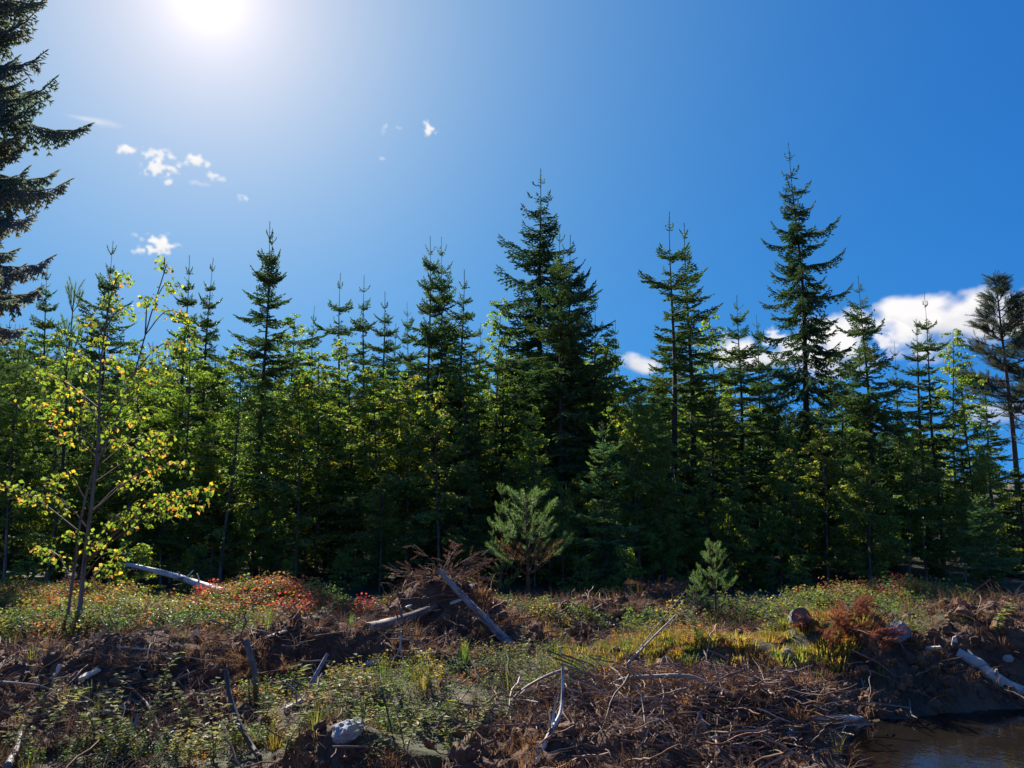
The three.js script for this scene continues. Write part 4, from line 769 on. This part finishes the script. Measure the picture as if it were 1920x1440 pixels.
function grassGeo(seed, n, h, spread, w) {
  const r = rng(seed), N = new GB();
  for (let k = 0; k < n; k++) {
    const a = r() * 6.283, R = 0.05 * Math.sqrt(r()), L = h * (0.5 + 0.6 * r()), lean = spread * (spread > 1.4 ? 0.72 + 0.4 * r() : 0.3 + r()), q = 0.7 + 0.6 * r(), x = Math.cos(a) * R, z = Math.sin(a) * R, c = [q, q, q];
    let y = -0.02; let X = x, Z = z; const b0 = N.n;
    for (let s = 0; s <= 3; s++) { const f = s / 3, hw = w * (1 - f) + 0.0004; N.v(X - Math.sin(a) * hw, y, Z + Math.cos(a) * hw, c); N.v(X + Math.sin(a) * hw, y, Z - Math.cos(a) * hw, c); X += Math.cos(a) * L / 3 * Math.sin(lean * (0.4 + f)); Z += Math.sin(a) * L / 3 * Math.sin(lean * (0.4 + f)); y += L / 3 * Math.cos(lean * (0.4 + f)); }
    for (let s = 0; s < 3; s++) { const b = b0 + s * 2; N.i.push(b, b + 1, b + 2, b + 1, b + 3, b + 2); }
  }
  return N.build();
}
function rootGeo(seed, L, r0, wig) {
  const r = rng(seed), g = new GB(), pts = [V(0, 0, 0)]; let a = 0, e = 0;
  for (let k = 0; k < 9; k++) { a += (r() - 0.5) * wig; e = e * 0.6 + (r() - 0.5) * wig * 0.6; pts.push(pts[k].clone().add(V(Math.cos(a) * Math.cos(e), Math.sin(e), Math.sin(a) * Math.cos(e)).multiplyScalar(L / 9))); }
  const c = pts[5].clone(); pts.forEach((p) => p.sub(c));
  g.tube(pts, (t) => r0 * (1 - 0.7 * t), 5, [1, 1, 1], false); g.u = null;
  return g.build(true);
}
const q4 = new THREE.Quaternion(), e4 = new THREE.Euler(), m4 = new THREE.Matrix4(), s4 = V(1, 1, 1), c4 = new THREE.Color();
class Scatter {                                              // one object of uncountable stuff, drawn as copies of a few shapes
  constructor(name, label, category, geos, mat, partName) { Object.assign(this, { name, label, category, geos, mat, partName, list: geos.map(() => []) }); }
  add(k, p, rx, ry, rz, s, c, sy = s) { this.list[k % this.geos.length].push([p.x, p.y, p.z, rx, ry, rz, s, sy, c[0], c[1], c[2]]); }
  done() {
    const g = new THREE.Group(); g.name = numbered(this.name); scene.add(g);
    this.geos.forEach((geo, k) => {
      const l = this.list[k]; if (!l.length) return;
      const im = new THREE.InstancedMesh(geo, this.mat, l.length); im.name = this.partName;
      l.forEach((a, i) => { q4.setFromEuler(e4.set(a[3], a[4], a[5], 'YXZ')); im.setMatrixAt(i, m4.compose(V(a[0], a[1], a[2]), q4, s4.set(a[6], a[7], a[6]))); im.setColorAt(i, c4.setRGB(a[8], a[9], a[10])); });
      g.add(im);
    });
    return tag(g, this.label, this.category, null, 'stuff');
  }
}
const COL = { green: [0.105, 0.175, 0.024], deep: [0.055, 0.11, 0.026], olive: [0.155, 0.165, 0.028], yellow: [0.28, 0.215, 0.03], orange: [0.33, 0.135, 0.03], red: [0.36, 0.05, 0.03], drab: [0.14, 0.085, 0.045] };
const pick = (r, w) => { let t = 0; for (const k in w) t += w[k]; t *= r(); for (const k in w) { t -= w[k]; if (t <= 0) { const q = 0.75 + 0.5 * r(); return COL[k].map((c) => c * q); } } return COL.green; };
const shrubs = [shrubGeo(201, 15, 0.16, 0.2, 13, 0.021), shrubGeo(202, 13, 0.19, 0.17, 14, 0.023), shrubGeo(203, 17, 0.12, 0.22, 12, 0.018), shrubGeo(204, 12, 0.22, 0.15, 16, 0.022)];
const cover = new Scatter('bilberry_undergrowth', 'low green, orange and yellow bilberry undergrowth over the forest clearing', 'undergrowth', shrubs, M.shrub, 'shrub');
const redCover = new Scatter('red_bilberry_patch', 'patch of crimson bilberry shrubs on the hump left of the soil mound', 'shrubs', shrubs, M.shrub, 'shrub');
const humpCover = new Scatter('autumn_shrub_patch', 'orange and green shrubs covering the rounded mound at the right', 'shrubs', shrubs, M.shrub, 'shrub');
const mossGeo = [grassGeo(211, 60, 0.07, 0.9, 0.004), grassGeo(212, 70, 0.06, 1.1, 0.0045)];
const moss = new Scatter('yellow_moss', 'yellow and orange moss cushions on the bank right of the centre', 'moss', mossGeo, M.moss, 'cushion');
const grass = new Scatter('grass_tufts', 'tufts of green and straw-coloured grass between the shrubs and roots', 'grass', [grassGeo(221, 26, 0.22, 0.55, 0.0035), grassGeo(222, 20, 0.28, 0.7, 0.003)], M.moss, 'tuft');
const litter = new Scatter('dry_litter', 'dry needles, straw and fine root fibres strewn over the torn soil', 'litter', [grassGeo(231, 22, 0.13, 1.7, 0.0016), grassGeo(232, 26, 0.1, 1.9, 0.0014), grassGeo(233, 16, 0.18, 1.6, 0.0018)], M.straw, 'straw');
const roots = new Scatter('root_tangle', 'tangle of thin torn roots and twigs over the soil banks', 'roots', [rootGeo(241, 0.55, 0.005, 1.1), rootGeo(242, 0.4, 0.0035, 1.6), rootGeo(243, 0.7, 0.0065, 0.8), rootGeo(244, 0.3, 0.0026, 1.4), rootGeo(245, 0.5, 0.004, 0.4)], M.twig, 'root');
const clods = new Scatter('soil_clods', 'crumbly brown clods of earth lying on the soil banks', 'soil', [0, 1, 2, 3].map((k) => coloured(lump(60 + k * 7, 2, 1.3), (x, y, z) => { const q = 0.7 + 0.6 * fbm(x * 3, y * 3, z * 3, 2); return [q, q, q]; })), M.clod, 'clod');
{
  const r = rng(300), redC = onPlane(535, 1125, 0.35), red2 = onPlane(640, 1150, 0.3), hump = mounds[7], mossA = onPlane(1330, 1200, 0.35), mossB = onPlane(1480, 1220, 0.3), mossC = onPlane(960, 1262, 0.25);
  const inE = (p, c, rx, rz) => ((p.x - c.x) / rx) ** 2 + ((p.z - c.z) / rz) ** 2;
  for (let i = 0; i < 90000; i++) {
    const d = 4 + 30 * Math.pow(r(), 1.15), x = (r() * 2 - 1) * (d * 0.72 + 0.8), z = -d, keep = r();
    // thin out so that near and far ground carry plants per square metre
    const area = (d * 0.72 + 0.8) / 16; if (keep > area * (d > 15.5 ? 0.45 : d > 12 ? 0.6 : 1)) continue;
    const s = soilAt(x, z), y = heightAt(x, z); if (y < 0.03) continue;
    if (r() < s * 1.02) continue;
    const p = V(x, y, z), n = fbm(x * 0.8 + 9, z * 0.8, 31, 3), n2 = fbm(x * 2.1, z * 2.1, 33, 3);
    if (n2 < 0.33 && d < 12) continue;
    if (d < 7.2 && r() < 0.5) continue;
    const sc = (0.75 + 0.6 * r()) * (d < 7 ? 0.6 : 1);
    const e1 = inE(p, redC, 0.75, 0.9), e2 = inE(p, red2, 0.7, 0.6);
    if (Math.min(e1, e2) < 0.7 + 0.8 * (n2 - 0.5) && r() < 0.6) { redCover.add(i, p, 0, r() * 6.28, 0, sc * 1.1, pick(r, { red: 4, orange: 2.5, drab: 1, green: 1 })); continue; }
    const m1 = Math.min(inE(p, mossA, 1.3, 0.55), inE(p, mossB, 0.8, 0.45));
    if (m1 < 1) { for (let k = 0; k < 3; k++) { const a = V(x + (r() - 0.5) * 0.2, 0, z + (r() - 0.5) * 0.2); a.y = heightAt(a.x, a.z); moss.add(i + k, a, 0, r() * 6.28, 0, 1 + 0.8 * r(), pick(r, { yellow: 4, orange: 1.5, olive: 2, green: 0.7 }).map((b) => b * 1.35)); } if (r() < 0.45) cover.add(i, p, 0, r() * 6.28, 0, sc * 0.8, pick(r, { green: 2, yellow: 2, orange: 2, olive: 2 })); continue; }
    if (moundQ(hump, x, z) < 1.3) { humpCover.add(i, p, 0, r() * 6.28, 0, sc, pick(r, { green: 2.5, orange: n2 > 0.5 ? 3 : 0.8, yellow: 1.5, olive: 2, red: 0.3 })); continue; }
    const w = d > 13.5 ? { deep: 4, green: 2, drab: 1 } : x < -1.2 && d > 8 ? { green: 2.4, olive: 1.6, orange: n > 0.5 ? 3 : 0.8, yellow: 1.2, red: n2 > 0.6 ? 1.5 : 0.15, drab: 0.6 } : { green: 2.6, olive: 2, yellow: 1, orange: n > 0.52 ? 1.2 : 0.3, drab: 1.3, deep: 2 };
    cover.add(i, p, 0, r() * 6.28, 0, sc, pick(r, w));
    if (r() < 0.07) { const a = V(x + 0.1, 0, z + 0.1); a.y = heightAt(a.x, a.z); grass.add(i, a, 0, r() * 6.28, 0, 0.7 + 0.5 * r(), pick(r, { green: 2, olive: 1, yellow: 2 })); }
  }
  const brushC = onPlane(1230, 1300, 0.25);
  for (let i = 0; i < 46000; i++) {                          // what lies on the bare soil
    const d = 3.7 + 8.5 * r(), x = (r() * 2 - 1) * (d * 0.72 + 0.5), z = -d; if (r() > (d + 1) / 12) continue;
    const s = soilAt(x, z), y = heightAt(x, z); if (y < 0.012 || r() > s + 0.12) continue;
    const p = V(x, y, z), n = fbm(x * 1.2, z * 1.2, 41, 3), right = sstep(1.5, 3.2, x), k = r();
    const gx = (heightAt(x + 0.06, z) - heightAt(x - 0.06, z)) / 0.12, gz = (heightAt(x, z + 0.06) - heightAt(x, z - 0.06)) / 0.12;
    if (k < 0.45 + 0.3 * right) {
      const sc = 0.01 + 0.046 * Math.pow(r(), 2.6), q = 0.7 + 0.6 * r(), c = r() < 0.4 ? [0.165, 0.08, 0.04] : [0.105, 0.053, 0.03]; p.y += sc * 0.25;
      clods.add(i, p, r() * 6, r() * 6, r() * 6, sc, c.map((a) => a * q), sc * (0.7 + 0.4 * r()));
    } else if (k < 0.84) {
      p.y += 0.005 + 0.05 * r() * r(); const c = r(), q = 0.7 + 0.6 * r();
      roots.add(Math.floor(r() * 5), p, Math.atan(gz) * 0.8 + (r() - 0.5) * 0.5, r() * 6.28, -Math.atan(gx) * 0.5 + (r() - 0.5) * 0.7, 0.45 + 0.7 * r(), (c < 0.66 ? [0.175, 0.082, 0.045] : c < 0.9 ? [0.22, 0.15, 0.105] : [0.38, 0.3, 0.23]).map((a) => a * q));
    } else {
      const q = 0.7 + 0.6 * r(), c = n > 0.52 ? [0.29, 0.145, 0.055] : [0.19, 0.105, 0.058];
      for (let m = 0; m < 2; m++) { const a = V(x + (r() - 0.5) * 0.15, 0, z + (r() - 0.5) * 0.15); a.y = heightAt(a.x, a.z) + 0.01; litter.add(i + m, a, Math.atan(gz), 0, -Math.atan(gx), 0.7 + 0.7 * r(), c.map((b) => b * q)); }
      if (r() < 0.06) grass.add(i, p, 0, r() * 6.28, 0, 0.4 + 0.4 * r(), pick(r, { green: 1, olive: 1, yellow: 2, drab: 2 }));
    }
  }
  for (let i = 0; i < 650; i++) {                            // the brush heap
    const a = r() * 6.283, q = Math.sqrt(r()), x = brushC.x + Math.cos(a) * q * 1.15, z = brushC.z + Math.sin(a) * q * 0.6, g = 0.7 + 0.6 * r(), c = r();
    roots.add(Math.floor(r() * 5), V(x, heightAt(x, z) + 0.02 + 0.13 * r() * (1 - q), z), (r() - 0.5) * 0.7, r() * 6.28, (r() - 0.5) * 0.6, 0.5 + 0.6 * r(), (c < 0.6 ? [0.19, 0.1, 0.062] : c < 0.9 ? [0.26, 0.19, 0.145] : [0.43, 0.35, 0.27]).map((b) => b * g));
  }
  [cover, redCover, humpCover, moss, grass, litter, roots, clods].forEach((s) => s.done());
}
// seedlings with larger leaves among the debris
{
  const r = rng(401), kinds2 = [0, 1, 2].map((k) => {
    const g = new THREE.Group(), W = new GB(), N = new GB();
    for (let s = 0; s < 3 + k; s++) {
      const a = r() * 6.283, H = 0.16 + 0.16 * r(), pts = curve([V(0, -0.02, 0), V(Math.cos(a) * 0.04, H * 0.5, Math.sin(a) * 0.04), V(Math.cos(a) * 0.12, H, Math.sin(a) * 0.12)], 6);
      W.tube(pts, (t) => lerp(0.003, 0.0014, t), 4, [0.12, 0.08, 0.05], false);
      for (let m = 0; m < 15; m++) { const f = 0.2 + 0.8 * r(), q = Math.min(5, Math.floor(f * 6)), P = pts[q].clone().lerp(pts[q + 1], f * 6 - q), az = r() * 6.28, e = 0.3 * (r() - 0.3), d = V(Math.cos(az) * Math.cos(e), Math.sin(e), Math.sin(az) * Math.cos(e)), sd = V(-d.z, (r() - 0.5) * 0.6, d.x).normalize(), nn = V(0, 0, 0).crossVectors(sd, d).normalize(), w = 0.8 + 0.4 * r(), c = r() < 0.2 ? [0.45, 0.34, 0.03] : [0.24, 0.31, 0.03]; N.leaf(P, d, sd, nn, 0.036 + 0.022 * r(), 0.02, 0.3, c.map((b) => b * w)); }
    }
    part('stem', W.build(), M.twig, g); part('foliage', N.build(), M.leaf, g); return g;
  });
  const spots = [[60, 1430], [95, 1385], [140, 1420], [180, 1400], [215, 1372], [245, 1425], [300, 1340], [330, 1420], [360, 1390], [395, 1345], [400, 1425], [440, 1410], [300, 1300], [20, 1415], [530, 1432], [700, 1432], [760, 1415], [850, 1420], [560, 1390], [110, 1345], [270, 1385], [600, 1350], [640, 1330], [350, 1440], [490, 1380], [880, 1400], [680, 1370], [205, 1330], [975, 1250], [1310, 1200], [810, 1300]];
  const seedMarks = [[650, 1396, 'the pale grey stone'], [30, 1405, 'the broken branch at the bottom left'], [168, 1276, 'the broad wood chip'], [290, 1345, 'the bent dark branch'], [445, 1345, 'the dark crooked stem'], [570, 1310, 'the curved grey root'], [1030, 1376, 'the white birch stick'], [1337, 1150, 'the lone young pine'], [962, 1216, 'the foot of the leaning log'], [740, 1400, 'the thin bare sapling']];
  const seedLabels = byLandmark(spots, seedMarks, (o, m) => 'small yellow-green leafy seedling, ' + o + ' to ' + m);
  spots.forEach(([u, v], i) => { const o = kinds2[i % 3].clone(); o.name = numbered('leafy_seedling'); o.position.copy(hit(u, v)); o.rotation.y = r() * 6.28; o.scale.setScalar(0.75 + 0.5 * r()); scene.add(o); tag(o, seedLabels[i], 'seedling', 'leafy seedlings on the torn ground'); });
  const fern = kinds2[2].clone(); fern.name = 'green_plant'; fern.position.copy(hit(1868, 1196)); fern.scale.setScalar(1.1); scene.add(fern); tag(fern, 'bright green leafy plant behind the soil bank at the right edge', 'plant');
}
renderer.render(scene, camera);
